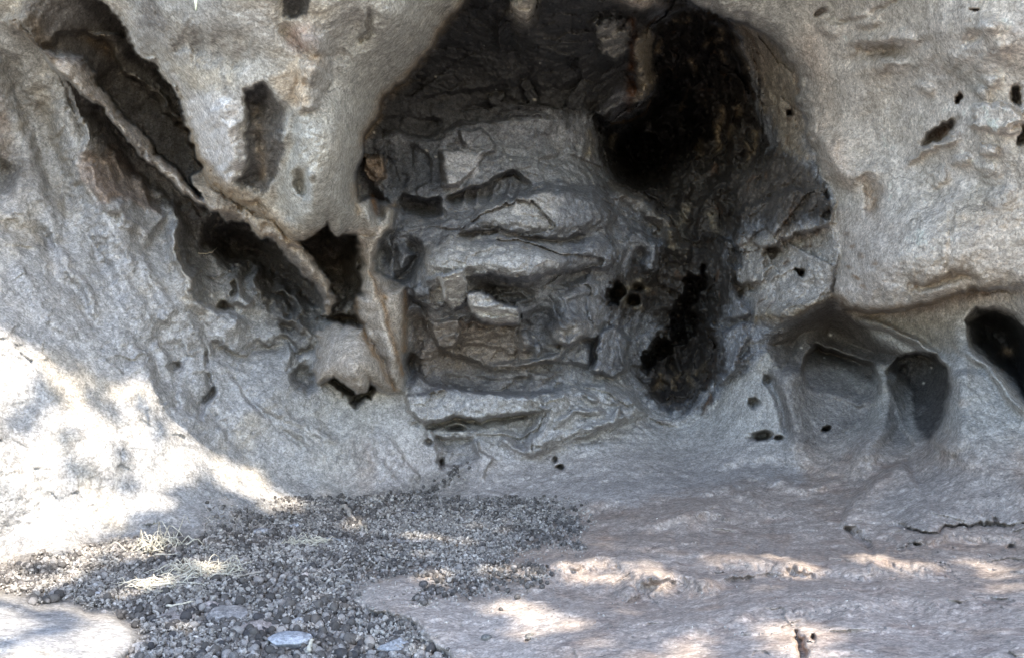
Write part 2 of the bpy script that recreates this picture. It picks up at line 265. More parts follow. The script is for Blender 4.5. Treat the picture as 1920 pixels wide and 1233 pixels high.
# ---- right wall
RAG = 3
B(1757,247,36,13,-38,.09,2.5); B(1795,180,6,8,30,.08,2); B(1905,178,9,16,20,.09,2); B(1917,255,8,22,0,.09,2); B(1827,16,7,4,0,.04,2); B(1750,455,160,80,0,-.09); B(1690,190,170,60,-12,.05); B(1850,60,120,70,0,-.06); B(1600,250,60,110,10,-.05); B(1640,500,70,70,0,-.05); R([(1560,200),(1640,260),(1760,330),(1900,350)], 50, .035)
R([(1700,310),(1740,280),(1790,250)], 6, -.03); B(1850,55,26,20,0,-.06); B(1870,90,22,16,0,-.03); B(1820,70,20,10,0,.04); B(1660,95,60,14,-8,.05); B(1640,75,40,10,-8,-.04); B(1665,120,30,12,0,-.03)
G([(1820,200),(1850,190),(1910,205),(1915,225),(1870,238),(1822,232)], 5, -.06); G([(1830,265),(1862,268),(1862,292),(1835,288)], 4, -.04)
for x, y, r in ((1845,175,12),(1735,170,14),(1800,305,12),(1850,320,16),(1760,330,14),(1875,370,20),(1890,240,10),(1860,150,10),(1700,80,16),(1620,30,18),(1560,60,14)): B(x, y, r*1.4, r, 20, -.03, 1.5)
B(1540,22,9,8,0,.04,2); R([(1560,55),(1640,20),(1700,-20)], 6, .02); R([(1530,240),(1560,300),(1600,330),(1660,320)], 18, -.04)
R([(1780,390),(1785,470),(1775,520)], 6, .010); R([(1625,320),(1640,360),(1640,400)], 16, .03); R([(1720,540),(1760,525),(1830,530)], 9, .04)
T([(1563,556),(1590,578),(1630,586),(1690,578),(1740,568),(1800,556),(1860,542),(1930,540)], 5, .13, 60)
# ---- alcoves on the right
RAG = 1.5
R([(1600,600),(1650,606),(1697,630),(1747,660),(1783,690)], 8, -.06); T([(1600,612),(1660,620),(1720,655),(1770,690)], 5, .05, 14)
G([(1430,640),(1480,605),(1530,572),(1560,567),(1600,600),(1650,640),(1692,668),(1640,686),(1575,672),(1520,655),(1500,690),(1470,690)], 12, .12)
G([(1500,700),(1512,668),(1529,647),(1563,657),(1605,672),(1636,686),(1650,712),(1647,750),(1610,760),(1550,740),(1510,725)], 6, .085, (.02, -.22))
G([(1660,692),(1680,672),(1720,660),(1755,665),(1775,690),(1781,740),(1770,788),(1742,828),(1715,832),(1690,800),(1674,745)], 5, .085, (.15, -.10)); B(1725,715,44,50,0,.06)
R([(1650,690),(1662,730),(1655,800),(1610,870)], 24, -.08); B(1630,850,50,50,0,-.05); B(1692,695,10,10,0,.05,2); B(1690,700,14,8,-30,-.03)
R([(1790,650),(1800,740),(1795,820),(1750,865)], 28, -.06); B(1830,800,60,90,0,-.06); T([(1780,690),(1783,740),(1772,790),(1742,832)][::-1], 4, -.05, 60)
G([(1812,600),(1832,580),(1870,576),(1908,592),(1935,640),(1940,780),(1895,725),(1850,672),(1820,650)], 6, .16); R([(1800,650),(1850,680),(1890,740),(1925,780)], 9, -.05)
R([(1500,690),(1475,720),(1490,790),(1505,850)], 26, -.05); R([(1440,700),(1470,770),(1480,820)], 10, .05); B(1428,815,18,10,0,.13,2.5); B(1460,822,10,5,0,.08,2); B(1551,802,8,5,-10,.12,3); B(1412,755,9,7,0,.08,2); B(1437,712,9,10,0,.06,2)
# ---- floor, slab and mound
B(1790,950,120,60,-10,-.06); T([(1575,990),(1590,950),(1640,900),(1700,860)], 10, -.06, 90); R([(1590,980),(1610,1010),(1640,1030)], 8, .04)
R([(1660,985),(1720,985),(1760,992),(1810,990),(1850,978),(1920,976)], 3.5, .03); R([(1700,1005),(1780,1000),(1900,1000)], 10, -.02)
for q, w, a in (([(1020,1060),(1150,1045),(1250,1075)],16,-.05),([(1180,1085),(1260,1060),(1330,1100)],14,-.05),([(1350,1055),(1430,1042),(1520,1058)],18,-.04),([(1620,1050),(1700,1052),(1760,1060)],16,-.04),([(1330,1110),(1420,1085),(1540,1080),(1680,1090)],12,.03),([(960,1120),(1060,1105),(1200,1130),(1330,1125)],20,.035),([(1280,1000),(1380,985),(1480,990)],16,.03),([(1300,930),(1360,915),(1440,935)],10,-.03),([(1350,880),(1440,870),(1530,890)],12,.03),([(1180,1000),(1260,970),(1380,950)],14,-.03),([(1440,900),(1500,910),(1560,905)],9,-.03),([(1280,1160),(1450,1130),(1700,1120),(1900,1120)],24,-.03),([(1320,1090),(1400,1078),(1480,1075)],6,-.015),([(1000,985),(1090,975),(1180,950)],16,.03)): R(q, w, a)
B(1497,1213,9,20,0,.05,2); B(1495,1190,6,8,0,.03,2); B(1517,1190,7,6,0,.025,2); B(1895,1022,7,5,0,.04,2); B(1025,1065,6,5,0,.02,2); B(990,1200,7,4,0,.015,2); B(1720,1015,7,3,0,.03,2)
SLAB = [(668,1110),(690,1080),(735,1075),(790,1065),(830,1085),(800,1118),(850,1112),(940,1092),(1000,1095),(930,1075),(960,1045),(1035,1012),(1100,1000),(1180,1000),(1300,1010),(1600,1030),(1930,1020),(2900,1000),(2900,1960),(840,1960),(840,1233),(790,1195),(745,1160),(690,1148),(662,1135)]
LSLAB = [(-900,1130),(0,1112),(60,1128),(140,1132),(215,1150),(250,1185),(262,1200),(225,1233),(200,1300),(-900,1500)]
iS = sub(SLAB, 60); dS = sdf(SLAB, iS); dSLAB = np.full(X.shape, -1e3, f32); dSLAB[iS] = dS
D[iS] -= .06*sst(-6, 16, dS)
iS = sub(LSLAB, 60); dS = sdf(LSLAB, iS); dLSL = np.full(X.shape, -1e3, f32); dLSL[iS] = dS
D[iS] -= .05*sst(-6, 18, dS)
GRAV = [(-900,1060),(0,1050),(100,1036),(180,1020),(232,1008),(330,1003),(420,995),(480,982),(540,962),(556,938),(600,932),(680,938),(760,930),(830,925),(880,950),(960,950),(1010,958),(1068,980),(1030,995),(1045,1010),(960,1045),(930,1075),(1000,1095),(940,1092),(850,1112),(800,1118),(830,1085),(790,1065),(735,1075),(690,1080),(668,1110),(662,1135),(690,1148),(745,1160),(790,1195),(840,1233),(840,1960),(-900,1960)]
iS = sub(GRAV, 60); dS = sdf(GRAV, iS); dGR = np.full(X.shape, -1e3, f32); dGR[iS] = dS
dGR = np.minimum(dGR, np.minimum(-dSLAB, -dLSL))

# ------------------------------------------------------------------ rough rock relief on top of the survey
rx_ = (X0-CX)/F; rz_ = (CY-Y0)/F
P0 = (rx_*D, D.copy(), rz_*D)
inC = lambda m: np.nonzero(m)[0]
# how fractured the rock is: strong in the back wall, weak on the washed smooth faces
BACK = [(660,150),(900,-100),(1250,-60),(1420,50),(1500,130),(1530,300),(1565,400),(1560,560),(1480,620),(1400,700),(1300,780),(1200,830),(1000,860),(820,880),(770,780),(755,690),(775,600),(720,530),(700,420),(660,330)]
i_ = sub(BACK, 60); d_ = sdf(BACK, i_); dB = np.full(X.shape, -1e3, f32); dB[i_] = d_
frac = sst(-20, 25, dB)*sst(4, -12, np.maximum(np.maximum(dOVER, dPIL), dRIGHT))
hollow = np.zeros_like(D)
HOL = [(360,440),(440,410),(520,440),(640,590),(600,620),(560,650),(500,660),(430,640),(380,580)]
i_ = sub(HOL, 40); hollow[i_] = sst(-15, 15, sdf(HOL, i_))
fl = sst(800, 900, Y)*sst(620, 760, X); fl = np.where(Y > 940, np.maximum(fl, sst(620, 700, X)), fl)  # rock floor
frac = np.clip(frac+.45*hollow, 0, 1)
smooth = 1-np.clip(frac, 0, 1)
lwm = sst(700, 500, X)*sst(100, 300, Y)*(1-sst(-3, 3, dOVER))
N = fbm(P0, 5, 3, .5, 1.)*.030*(.5+.5*frac+.3*lwm)
pr_ = .30+1.0*sst(-.35, .55, fbm(P0, 2.6, 3, .55, 200.))
N += fl*(.014*fbm([P0[0]*.6, P0[1]*.8, P0[2]], 7, 3, .5, 88.)+.006*fbm(P0, 14, 4, .55, 91., True)+.010*np.clip(fbm(P0, 5, 2, .5, 94.), 0, 2))
N += fbm(P0, 22, 4, .55, 4.)*(.0040*pr_+.0065*frac)
N += fbm(P0, 120, 3, .6, 9.)*(.0012*pr_+.0016*frac)
pit = fbm(P0, 30, 2, .5, 160.); N += smooth*.007*sst(.55, 1.0, pit)*sst(-.2, .5, fbm(P0, 5, 2, .5, 163.))
rd = fbm(P0, 13, 4, .55, 21., True); N -= rd*(.0010*pr_+.003*frac)
# knobbly, botryoidal crust on the pale faces
k = inC(smooth > .05); Pk = [p[k] for p in P0]
N[k] -= smooth[k]*pr_[k]*.0035*np.clip(fbm(Pk, 60, 2, .5, 31.), 0, 2)
# pits and flaking on left wall and floor
lw = smooth*sst(620, 420, X)*sst(250, 420, Y)
flk = np.clip(lw+fl*.9*smooth, 0, 1); k = inC(flk > .02); Pk = [p[k] for p in P0]
h, e = facets([Pk[0]*1., Pk[1]*.8, Pk[2]*1.3], 18, 5); wk = fbm(Pk, 9, 2, .5, 44.)
N[k] += flk[k]*(h*.020*sst(-.2, .6, wk)+.003*sst(.06, .0, e)*sst(.1, .6, fbm(Pk, 7, 2, .5, 47.)))
N[k] -= flk[k]*.0035*np.clip(fbm([Pk[0], Pk[1]*.7, Pk[2]*1.7], 34, 3, .6, 50., True), -1, 1)
k = inC(frac > .02); Pk = [p[k] for p in P0]
h, e = facets([Pk[0]*.75, Pk[1], Pk[2]*1.25], 4.6, 1); N[k] += frac[k]*(h*.070+.006*sst(.05, 0, e))
h, e = facets([Pk[0]*.7, Pk[1], Pk[2]*1.4], 21, 2); N[k] += frac[k]*(h*.022+.002*sst(.06, 0, e))
h, e = facets([Pk[0]*.8, Pk[1], Pk[2]*1.2], 60, 3); N[k] += frac[k]*h*.0045
# bedding lines in the brown strata
ST = [(770,600),(980,610),(1060,640),(1060,700),(1000,740),(790,740),(760,690)]
i_ = sub(ST, 30); s_ = sst(-12, 20, sdf(ST, i_)); Pk = [p[i_] for p in P0]
N[i_] += s_*(.010*fbm([Pk[0]*.18, Pk[1]*.3, Pk[2]+.08*Pk[0]**2], 42, 4, .6, 60., True))
# clotted glittery crust inside the chimney
CR = [(1115,220),(1180,240),(1220,170),(1220,70),(1290,10),(1400,90),(1420,200),(1500,290),(1565,380),(1560,440),(1450,470),(1380,480),(1390,600),(1310,760),(1200,720),(1140,560)]
i_ = sub(CR, 40); s_ = sst(-10, 30, sdf(CR, i_)); Pk = [p[i_] for p in P0]
N[i_] -= s_*(.014*np.abs(fbm(Pk, 30, 3, .6, 70.))+.05*fbm(Pk, 7, 3, .55, 75.))
D += N
D -= .004*np.clip(fbm(P0, 40, 3, .6, 80.), -1, 1)*sst(-4, 6, dGR)
W = np.stack([rx_*D*S, D*S, rz_*D*S], 1).astype(f32)

# ------------------------------------------------------------------ albedo (stains, crusts, soot that belong to the rock)
C = np.zeros((len(X), 3), f32); C[:] = (.36, .345, .325)
rough = np.full(len(X), .9, f32)
nA = fbm(P0, 4, 3, .55, 101.); nB = fbm(P0, 11, 4, .6, 105.); nC = fbm(P0, 45, 3, .6, 109.); nD = fbm(P0, 2.2, 2, .5, 113.)
def mix(m, c): 
    m = m[:, None]; C[:] = C*(1-m)+np.array(c, f32)*m
def mixi(idx, m, c): C[idx] = C[idx]*(1-m[:, None])+np.array(c, f32)*m[:, None]
guard = 1-np.maximum(np.maximum(sst(-3, 2, dOVER), sst(-3, 2, dRIGHT)), np.maximum(np.maximum(sst(-3, 2, dPIL), sst(-3, 2, dRIB)), sst(-3, 2, dNOSE)))
def CP(poly, w, c, a=1., nz=0., g=0):
    idx = sub(poly, 2*w+20); d = sdf(poly, idx)+nz*(nB[idx]*.7+nC[idx]*.4); m = a*sst(-w, w, d)
    mixi(idx, m*guard[idx] if g else m, c)
def CL(pts, w, c, a=1., nz=.6):
    idx = sub(pts, 3*w); d, s, t = polyline(pts, idx); m = a*np.exp(-(d/w)**2)*np.clip(1+nz*nB[idx]+nz*nC[idx]*.6, 0, 1.4)
    mixi(idx, np.clip(m, 0, 1), c)
def CB(x, y, rx, ry, c, a=1., rot=0, nz=.4):
    cc, s = math.cos(math.radians(rot)), math.sin(math.radians(rot)); m = 2.4*max(rx, ry)
    idx = np.nonzero((abs(X-x) < m) & (abs(Y-y) < m))[0]
    u = ((X[idx]-x)*cc+(Y[idx]-y)*s)/rx; v = (-(X[idx]-x)*s+(Y[idx]-y)*cc)/ry
    mixi(idx, np.clip(a*np.exp(-(u*u+v*v)**1.5)*(1+nz*nB[idx]+nz*nC[idx]), 0, 1), c)
# left wall: cool grey with cream and ochre streaks
lw = sst(700, 450, X); mix(.75*lw*sst(150, 450, Y), (.37, .365, .37))
mix(.5*sst(.15, .7, nA)*lw, (.43, .38, .31)); mix(.5*sst(.2, .8, nB)*lw, (.27, .27, .28))
# right side warm pinkish
rw = sst(1450, 1600, X)*sst(640, 560, Y); nV = fbm(P0, 6, 4, .6, 150., True); mix(.85*rw, (.50, .452, .405)); mix(.6*rw*sst(.1, .6, nA), (.39, .375, .35)); mix(.55*rw*sst(.2, .7, nB), (.59, .555, .525)); mix(.5*rw*sst(.75, 1.25, nV), (.61, .565, .535)); mix(.5*rw*sst(.45, .9, nD), (.41, .325, .24))
# floor rock brown-pink grey
fr = sst(780, 880, Y)*sst(600, 760, X); mix(.85*fr, (.395, .345, .31)); mix(.55*fr*sst(0, .7, nB), (.29, .23, .19)); mix(.5*fr*sst(.0, .7, -nA), (.46, .42, .39)); mix(.45*fr*sst(.2, .8, fbm(P0, 18, 4, .6, 120.)), (.27, .21, .18))
# overhang
ov = sst(-2, 4, dOVER); mix(ov*.85, (.385, .37, .345)); mix(ov*.6*sst(.1, .6, nB)*sst(560, 440, X), (.55, .52, .50)); mix(ov*.4*sst(.1, .7, nA), (.48, .42, .33)); mix(ov*.6*sst(.2, .8, -nB)*sst(300, 150, Y)*sst(560, 440, X), (.24, .235, .235))
def CPo(poly, w, c, al, nz):
    idx = sub(poly, 2*w+20); d = sdf(poly, idx)+nz*(nB[idx]*.7+nC[idx]*.4); mixi(idx, al*sst(-w, w, d)*ov[idx], c)
CPo([(545,205),(600,200),(640,120),(690,20),(720,-40),(885,-15),(840,40),(765,152),(710,215),(685,270),(670,330),(675,410),(600,440),(550,445),(520,400),(530,300)], 12, (.375, .365, .335), .7, 10)
CPo([(345,170),(400,175),(455,190),(450,340),(430,360),(390,310),(360,240)], 10, (.57, .55, .545), .75, 10); CPo([(500,150),(560,110),(580,190),(548,210)], 8, (.45, .37, .28), .6, 10)
CPo([(355,250),(392,305),(440,345),(500,380),(550,425),(556,462),(480,410),(412,362),(380,325)], 8, (.31, .25, .185), .75, 10)
CPo([(228,-10),(330,0),(440,0),(520,40),(500,110),(420,125),(330,115),(285,90)], 16, (.30, .295, .29), .6, 20); CPo([(250,-20),(280,-5),(308,40),(300,55),(268,48)], 6, (.15, .14, .135), .75, 6)
rb = sst(-3, 3, dRIB)*(1-ov); mix(rb*.9, (.35, .29, .22)); mix(rb*.5*sst(.1, .6, nB), (.24, .19, .145))
pl = np.maximum(sst(-2, 4, dPIL), sst(-2, 4, dNOSE)); mix(pl*.85, (.40, .355, .31)); mix(pl*.5*sst(.1, .6, nB), (.46, .42, .39))
fn = sst(-3, 3, dFIN); mix(fn*.8, (.34, .295, .25)); mix(fn*.4*sst(.2, .7, nB), (.25, .2, .17))
# back wall
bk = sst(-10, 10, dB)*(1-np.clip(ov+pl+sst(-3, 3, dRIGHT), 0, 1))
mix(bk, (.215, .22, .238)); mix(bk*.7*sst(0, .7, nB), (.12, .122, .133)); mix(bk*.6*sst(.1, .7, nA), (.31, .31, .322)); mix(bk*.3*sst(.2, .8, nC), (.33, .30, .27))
LOW = [(700,690),(770,735),(900,740),(1020,745),(1060,715),(1180,715),(1240,775),(1320,790),(1420,700),(1480,700),(1500,900),(1000,960),(700,940)]
CP(LOW, 16, (.40, .39, .385), .9, 12, 1)
CP([(790,470),(850,445),(1000,455),(1060,470),(1040,510),(920,515),(870,520),(800,520)], 14, (.41, .40, .395), .75, 14)
CP([(900,400),(930,378),(1000,360),(1060,370),(1040,430),(930,428)], 10, (.44, .43, .425), .7, 12)
CP([(828,280),(905,285),(898,322),(860,345),(828,350)], 6, (.50, .49, .50), .8, 6); CP([(900,270),(1130,280),(1150,340),(1040,345),(950,320)], 16, (.27, .275, .285), .6, 16)
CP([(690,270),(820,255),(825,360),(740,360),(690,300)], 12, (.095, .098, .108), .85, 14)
CP([(775,590),(850,590),(975,612),(1000,690),(860,700),(770,690)], 14, (.27, .23, .20), .8, 12); CP([(780,700),(1060,690),(1010,740),(800,735)], 10, (.19, .175, .17), .7, 10)
CP([(828,520),(868,507),(880,530),(876,568),(848,578),(806,572),(806,545)], 4, (.50, .485, .47), .85, 4); CP([(880,552),(905,548),(930,566),(968,580),(975,606),(905,600),(880,585)], 4, (.50, .485, .47), .85, 4)
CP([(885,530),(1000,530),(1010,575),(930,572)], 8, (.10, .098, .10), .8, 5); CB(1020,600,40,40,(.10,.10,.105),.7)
CL([(853,664),(907,686),(973,688),(1040,668)], 7, (.29, .26, .235), .7); CB(1065,630,40,20,(.32,.295,.27),.7,-20)
# soot
CEIL = [(873,-5),(833,33),(807,87),(763,147),(717,180),(707,213),(680,262),(740,240),(800,262),(860,235),(960,205),(1060,225),(1110,215),(1200,150),(1240,-30),(1200,-300),(950,-300)]
CP(CEIL, 14, (.046, .044, .043), .95, 14, 1); CP([(700,190),(900,190),(1000,205),(900,240),(700,270)], 20, (.085, .084, .088), .6, 24, 1)
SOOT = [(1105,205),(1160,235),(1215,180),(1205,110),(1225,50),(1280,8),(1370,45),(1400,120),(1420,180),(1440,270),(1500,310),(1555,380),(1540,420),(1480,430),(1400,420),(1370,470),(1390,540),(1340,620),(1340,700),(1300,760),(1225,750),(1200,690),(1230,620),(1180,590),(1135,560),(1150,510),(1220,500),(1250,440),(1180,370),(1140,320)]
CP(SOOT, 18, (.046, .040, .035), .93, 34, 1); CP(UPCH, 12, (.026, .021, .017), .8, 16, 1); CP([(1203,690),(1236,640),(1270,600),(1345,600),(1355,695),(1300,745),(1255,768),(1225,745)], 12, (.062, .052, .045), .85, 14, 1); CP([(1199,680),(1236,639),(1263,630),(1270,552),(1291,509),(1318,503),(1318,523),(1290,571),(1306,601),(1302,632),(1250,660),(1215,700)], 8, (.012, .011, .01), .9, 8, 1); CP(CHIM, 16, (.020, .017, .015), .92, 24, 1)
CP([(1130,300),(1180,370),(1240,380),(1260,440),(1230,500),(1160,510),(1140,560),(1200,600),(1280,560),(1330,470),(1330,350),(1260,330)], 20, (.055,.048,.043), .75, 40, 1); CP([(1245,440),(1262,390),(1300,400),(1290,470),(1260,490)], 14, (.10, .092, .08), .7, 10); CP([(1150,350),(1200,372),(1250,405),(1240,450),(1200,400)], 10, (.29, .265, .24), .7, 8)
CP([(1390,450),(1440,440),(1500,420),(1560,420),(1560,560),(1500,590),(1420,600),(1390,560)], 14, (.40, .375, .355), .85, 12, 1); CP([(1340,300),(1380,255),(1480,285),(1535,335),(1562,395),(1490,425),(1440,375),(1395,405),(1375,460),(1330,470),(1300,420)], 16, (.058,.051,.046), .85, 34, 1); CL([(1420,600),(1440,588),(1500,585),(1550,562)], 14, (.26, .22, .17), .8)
CP([(1370,45),(1440,62),(1490,115),(1508,160),(1500,210),(1520,300),(1490,300),(1450,240),(1420,150)], 12, (.33, .275, .21), .8, 10, 1)
CP([(1380,310),(1500,300),(1550,380),(1480,420),(1390,400)], 14, (.12, .105, .095), .7, 14, 1)
sp = bk*sst(.55, 1., fbm(P0, 70, 2, .5, 140.))*sst(.1, .5, nA+.2)*sst(1080, 1200, X); mix(.6*sp, (.26, .2, .13)); mix(.5*bk*sst(.5, .9, nB)*sst(1150, 1250, X), (.10, .055, .03))
for q in ([(1290,165),(1280,185),(1272,205)],[(1356,200),(1350,225),(1345,245)],[(1340,245),(1337,262),(1345,285)],[(1384,200),(1385,215)],[(1374,245),(1370,262)],[(1418,245),(1415,265),(1408,285)],[(1345,55),(1354,62),(1350,75),(1340,80)],[(1240,85),(1236,95)],[(1262,40),(1285,35)],[(1328,70),(1322,90)],[(1295,120),(1305,135)],[(1360,95),(1365,110)],[(1395,270),(1400,300)],[(1310,270),(1320,290)],[(1265,690),(1262,720)],[(1290,690),(1300,720)],[(1240,700),(1236,730)],[(1320,680),(1310,700)]): CL(q, 5, (.22,.165,.105), .75)
for q in ([(1150,255),(1145,270)],[(1100,250),(1110,270),(1105,290)],[(1180,540),(1200,530),(1212,545)],[(1165,540),(1175,570),(1200,575)],[(1250,420),(1255,450),(1262,470)],[(1290,390),(1275,420)],[(1330,400),(1345,430)]): CL(q, 6, (.30,.26,.20), .7)
CB(1220,232,5,7,(.4,.37,.34),.9); CB(1268,4,26,26,(.03,.026,.023),.95); CL([(1145,234),(1180,228),(1205,214),(1217,196)], 2.5, (.24,.16,.09), .9)
CL([(1185,40),(1190,100),(1180,160),(1175,200)], 9, (.10, .045, .02), .8); CP([(1195,65),(1220,60),(1228,150),(1215,172),(1180,200),(1195,140)], 6, (.36, .305, .235), .9, 5)
CP([(1115,40),(1180,45),(1172,92),(1150,104),(1125,92)], 7, (.25, .235, .215), .85, 6); CB(980,12,24,38,(.52,.47,.40),1.); CB(1205,2,44,16,(.38,.32,.27),1.,5); CB(1010,0,20,40,(.05,.045,.04),.5)
CP([(683,290),(724,292),(722,335),(705,345),(686,330)], 5, (.27, .20, .145), .9, 5); CB(706,380,12,26,(.13,.12,.12),.8,-10); CL([(700,370),(706,400)], 5, (.25,.14,.07), .7); CL([(715,400),(740,385)],6,(.3,.24,.18),.6)
for q in ([(663,565),(676,612),(705,665),(740,728)],[(700,530),(722,590),(742,650),(752,700)],[(760,545),(762,600),(757,660)],[(690,515),(720,560)]): CL(q, 5, (.30,.20,.115), .7)
# fin bands
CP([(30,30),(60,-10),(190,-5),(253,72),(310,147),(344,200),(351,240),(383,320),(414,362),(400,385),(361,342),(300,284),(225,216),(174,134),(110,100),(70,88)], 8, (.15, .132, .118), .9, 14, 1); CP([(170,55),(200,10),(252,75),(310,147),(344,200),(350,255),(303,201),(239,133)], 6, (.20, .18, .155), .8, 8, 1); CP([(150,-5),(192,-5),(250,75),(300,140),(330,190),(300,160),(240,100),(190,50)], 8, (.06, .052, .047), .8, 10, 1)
CL([(239,133),(269,160),(290,177),(303,201),(344,235)], 4, (.34, .29, .24), .8); mixi(np.arange(len(X)), .8*sst(-3, 3, dFIN)*sst(.3, .0, nB), (.34, .295, .25))
CB(190,85,40,16,(.21,.15,.09),.7,30); CB(60,60,50,20,(.17,.12,.07),.6,30)
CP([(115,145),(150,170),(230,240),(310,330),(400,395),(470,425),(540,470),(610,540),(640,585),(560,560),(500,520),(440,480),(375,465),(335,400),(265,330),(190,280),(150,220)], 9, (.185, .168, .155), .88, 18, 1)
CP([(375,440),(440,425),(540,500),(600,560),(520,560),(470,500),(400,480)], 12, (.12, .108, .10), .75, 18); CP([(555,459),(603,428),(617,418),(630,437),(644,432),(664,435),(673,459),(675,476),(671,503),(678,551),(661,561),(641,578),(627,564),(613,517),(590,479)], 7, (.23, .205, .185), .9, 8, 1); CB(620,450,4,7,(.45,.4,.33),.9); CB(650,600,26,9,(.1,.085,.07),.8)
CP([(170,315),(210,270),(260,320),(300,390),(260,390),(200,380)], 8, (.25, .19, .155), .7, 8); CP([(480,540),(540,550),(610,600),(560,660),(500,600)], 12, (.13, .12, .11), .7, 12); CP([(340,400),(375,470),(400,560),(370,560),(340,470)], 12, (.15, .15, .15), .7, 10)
CB(30,330,40,60,(.16,.14,.12),.7); CB(0,240,20,60,(.17,.13,.1),.6); CL([(70,180),(100,260),(140,340)],14,(.28,.25,.21),.6)
CP([(147,283),(204,300),(240,380),(190,378),(150,330)], 8, (.27,.21,.17), .75, 10); CP([(458,183),(493,158),(540,207),(524,300),(520,327),(493,367),(447,340),(467,293),(463,233)], 6, (.105, .10, .098), .92, 7); CL([(480,210),(490,270),(490,330)], 9, (.26,.21,.155), .7)
CP([(527,-20),(582,-20),(578,30),(555,36),(530,32)], 4, (.045, .044, .044), .95, 5); CB(570,70,30,30,(.37,.27,.24),.6); CL([(590,110),(560,150),(560,195)], 16, (.44,.35,.26), .6)
for q in ([(873,-5),(833,33),(807,87),(763,147),(717,180),(707,213),(680,262)],[(667,347),(668,400)],[(433,367),(495,400),(545,448),(600,436)],[(347,230),(383,320),(433,367)]): CL(q, 9, (.30,.225,.145), .6)
CB(330,85,16,22,(.16,.155,.155),.6); CB(368,80,12,30,(.17,.165,.165),.6,-20); CB(290,60,30,30,(.2,.19,.185),.5)
# right wall patches
CL([(1563,552),(1590,578),(1640,586),(1700,578),(1760,566),(1850,545)], 11, (.27,.20,.135), .75); CB(1640,370,18,34,(.28,.205,.14),.7,-10); CB(1645,100,60,14,(.30,.245,.18),.6); CB(1640,140,40,20,(.33,.27,.2),.4); CL([(1720,545),(1760,520),(1830,525)],10,(.28,.21,.14),.6)
CL([(1520,70),(1540,150),(1545,250),(1590,330)], 26, (.46,.385,.33), .6); CL([(1700,310),(1745,275),(1790,250)], 9, (.5,.45,.41), .7); CP([(1575,400),(1630,390),(1690,430),(1700,520),(1640,570),(1575,560)], 14, (.50,.44,.40), .55, 14)
for x, y, r in ((1865,215,40),(1848,280,16),(1818,310,16),(1740,330,24),(1870,360,22),(1800,270,26),(1790,440,14),(1720,470,50)): CB(x, y, r, r*.7, (.62,.565,.515), .5, 10, 1.0)
for x, y in ((1590,500),(1605,520),(1615,480),(1600,460),(1620,540),(1595,440),(1640,490)): CB(x, y, 8, 5, (.28,.2,.14), .8)
# alcove soot
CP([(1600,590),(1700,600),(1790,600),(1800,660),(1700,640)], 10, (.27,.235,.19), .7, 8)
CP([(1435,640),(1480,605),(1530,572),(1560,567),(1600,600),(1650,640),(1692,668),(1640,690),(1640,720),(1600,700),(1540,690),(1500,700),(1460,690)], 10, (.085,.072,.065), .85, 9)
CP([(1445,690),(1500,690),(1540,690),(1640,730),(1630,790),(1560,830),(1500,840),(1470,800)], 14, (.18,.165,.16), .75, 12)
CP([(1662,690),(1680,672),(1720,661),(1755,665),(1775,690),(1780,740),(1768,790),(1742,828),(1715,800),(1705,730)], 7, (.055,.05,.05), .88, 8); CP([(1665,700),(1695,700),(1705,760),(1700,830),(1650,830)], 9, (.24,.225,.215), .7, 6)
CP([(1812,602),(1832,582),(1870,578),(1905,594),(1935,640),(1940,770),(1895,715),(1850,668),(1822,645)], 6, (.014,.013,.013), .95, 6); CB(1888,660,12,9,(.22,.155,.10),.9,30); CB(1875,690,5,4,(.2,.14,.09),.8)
CB(1808,757,10,8,(.5,.4,.32),.8); CP([(1790,660),(1850,690),(1900,750),(1900,900),(1800,860)], 20, (.30,.295,.29), .6, 10); CP([(1590,830),(1640,790),(1670,850),(1620,880)], 12, (.40,.37,.35), .6, 10)
CB(1757,243,32,11,(.13,.085,.055),.9,-38); CB(1778,232,10,9,(.03,.025,.02),.9,-38); CP([(1620,960),(1750,870),(1900,880),(1930,980),(1700,990)], 20, (.345,.33,.32), .7, 10)
CP([(655,1135),(690,1078),(790,1063),(850,1114),(1000,1100),(1080,1140),(1000,1240),(840,1240),(790,1195)], 16, (.47, .44, .415), .6, 14)
# gravel bed
mix(.35*sst(-46, 2, dGR+14*nB)*sst(900, 960, Y), (.25, .225, .20)); gr = sst(-8, 10, dGR+7*nB); mix(gr*.9, (.24, .22, .20)); CP([(820,880),(900,885),(880,920),(830,935),(760,940),(640,945),(700,925)], 8, (.20,.19,.175), .6, 12)
for x, y, q in ((1000,187,4),(800,283,2.5),(817,294,2.5),(958,304,2.5),(820,145,2),(1220,232,3),(1352,662,2),(930,165,2),(1010,120,2),(770,95,2),(905,80,2),(1120,690,2.5),(1000,630,2.5),(1500,655,2.5),(1560,625,3),(1545,668,2.5),(1745,690,2.5),(1730,720,2.5),(700,250,2),(1290,615,2.5)): CB(x, y, q, q*.8, (.66,.62,.56), 1., 0, 0)
C *= np.array((1.03, 1.0, .94), f32); C *= 1-fr[:, None]*np.array((-.01, .035, .055), f32); C *= (1+.10*nC+.07*nB)[:, None]; C = np.clip(C, .004, .62)
gloss = sst(.02, .05, .09-C.mean(1))  # greasy soot shines a little

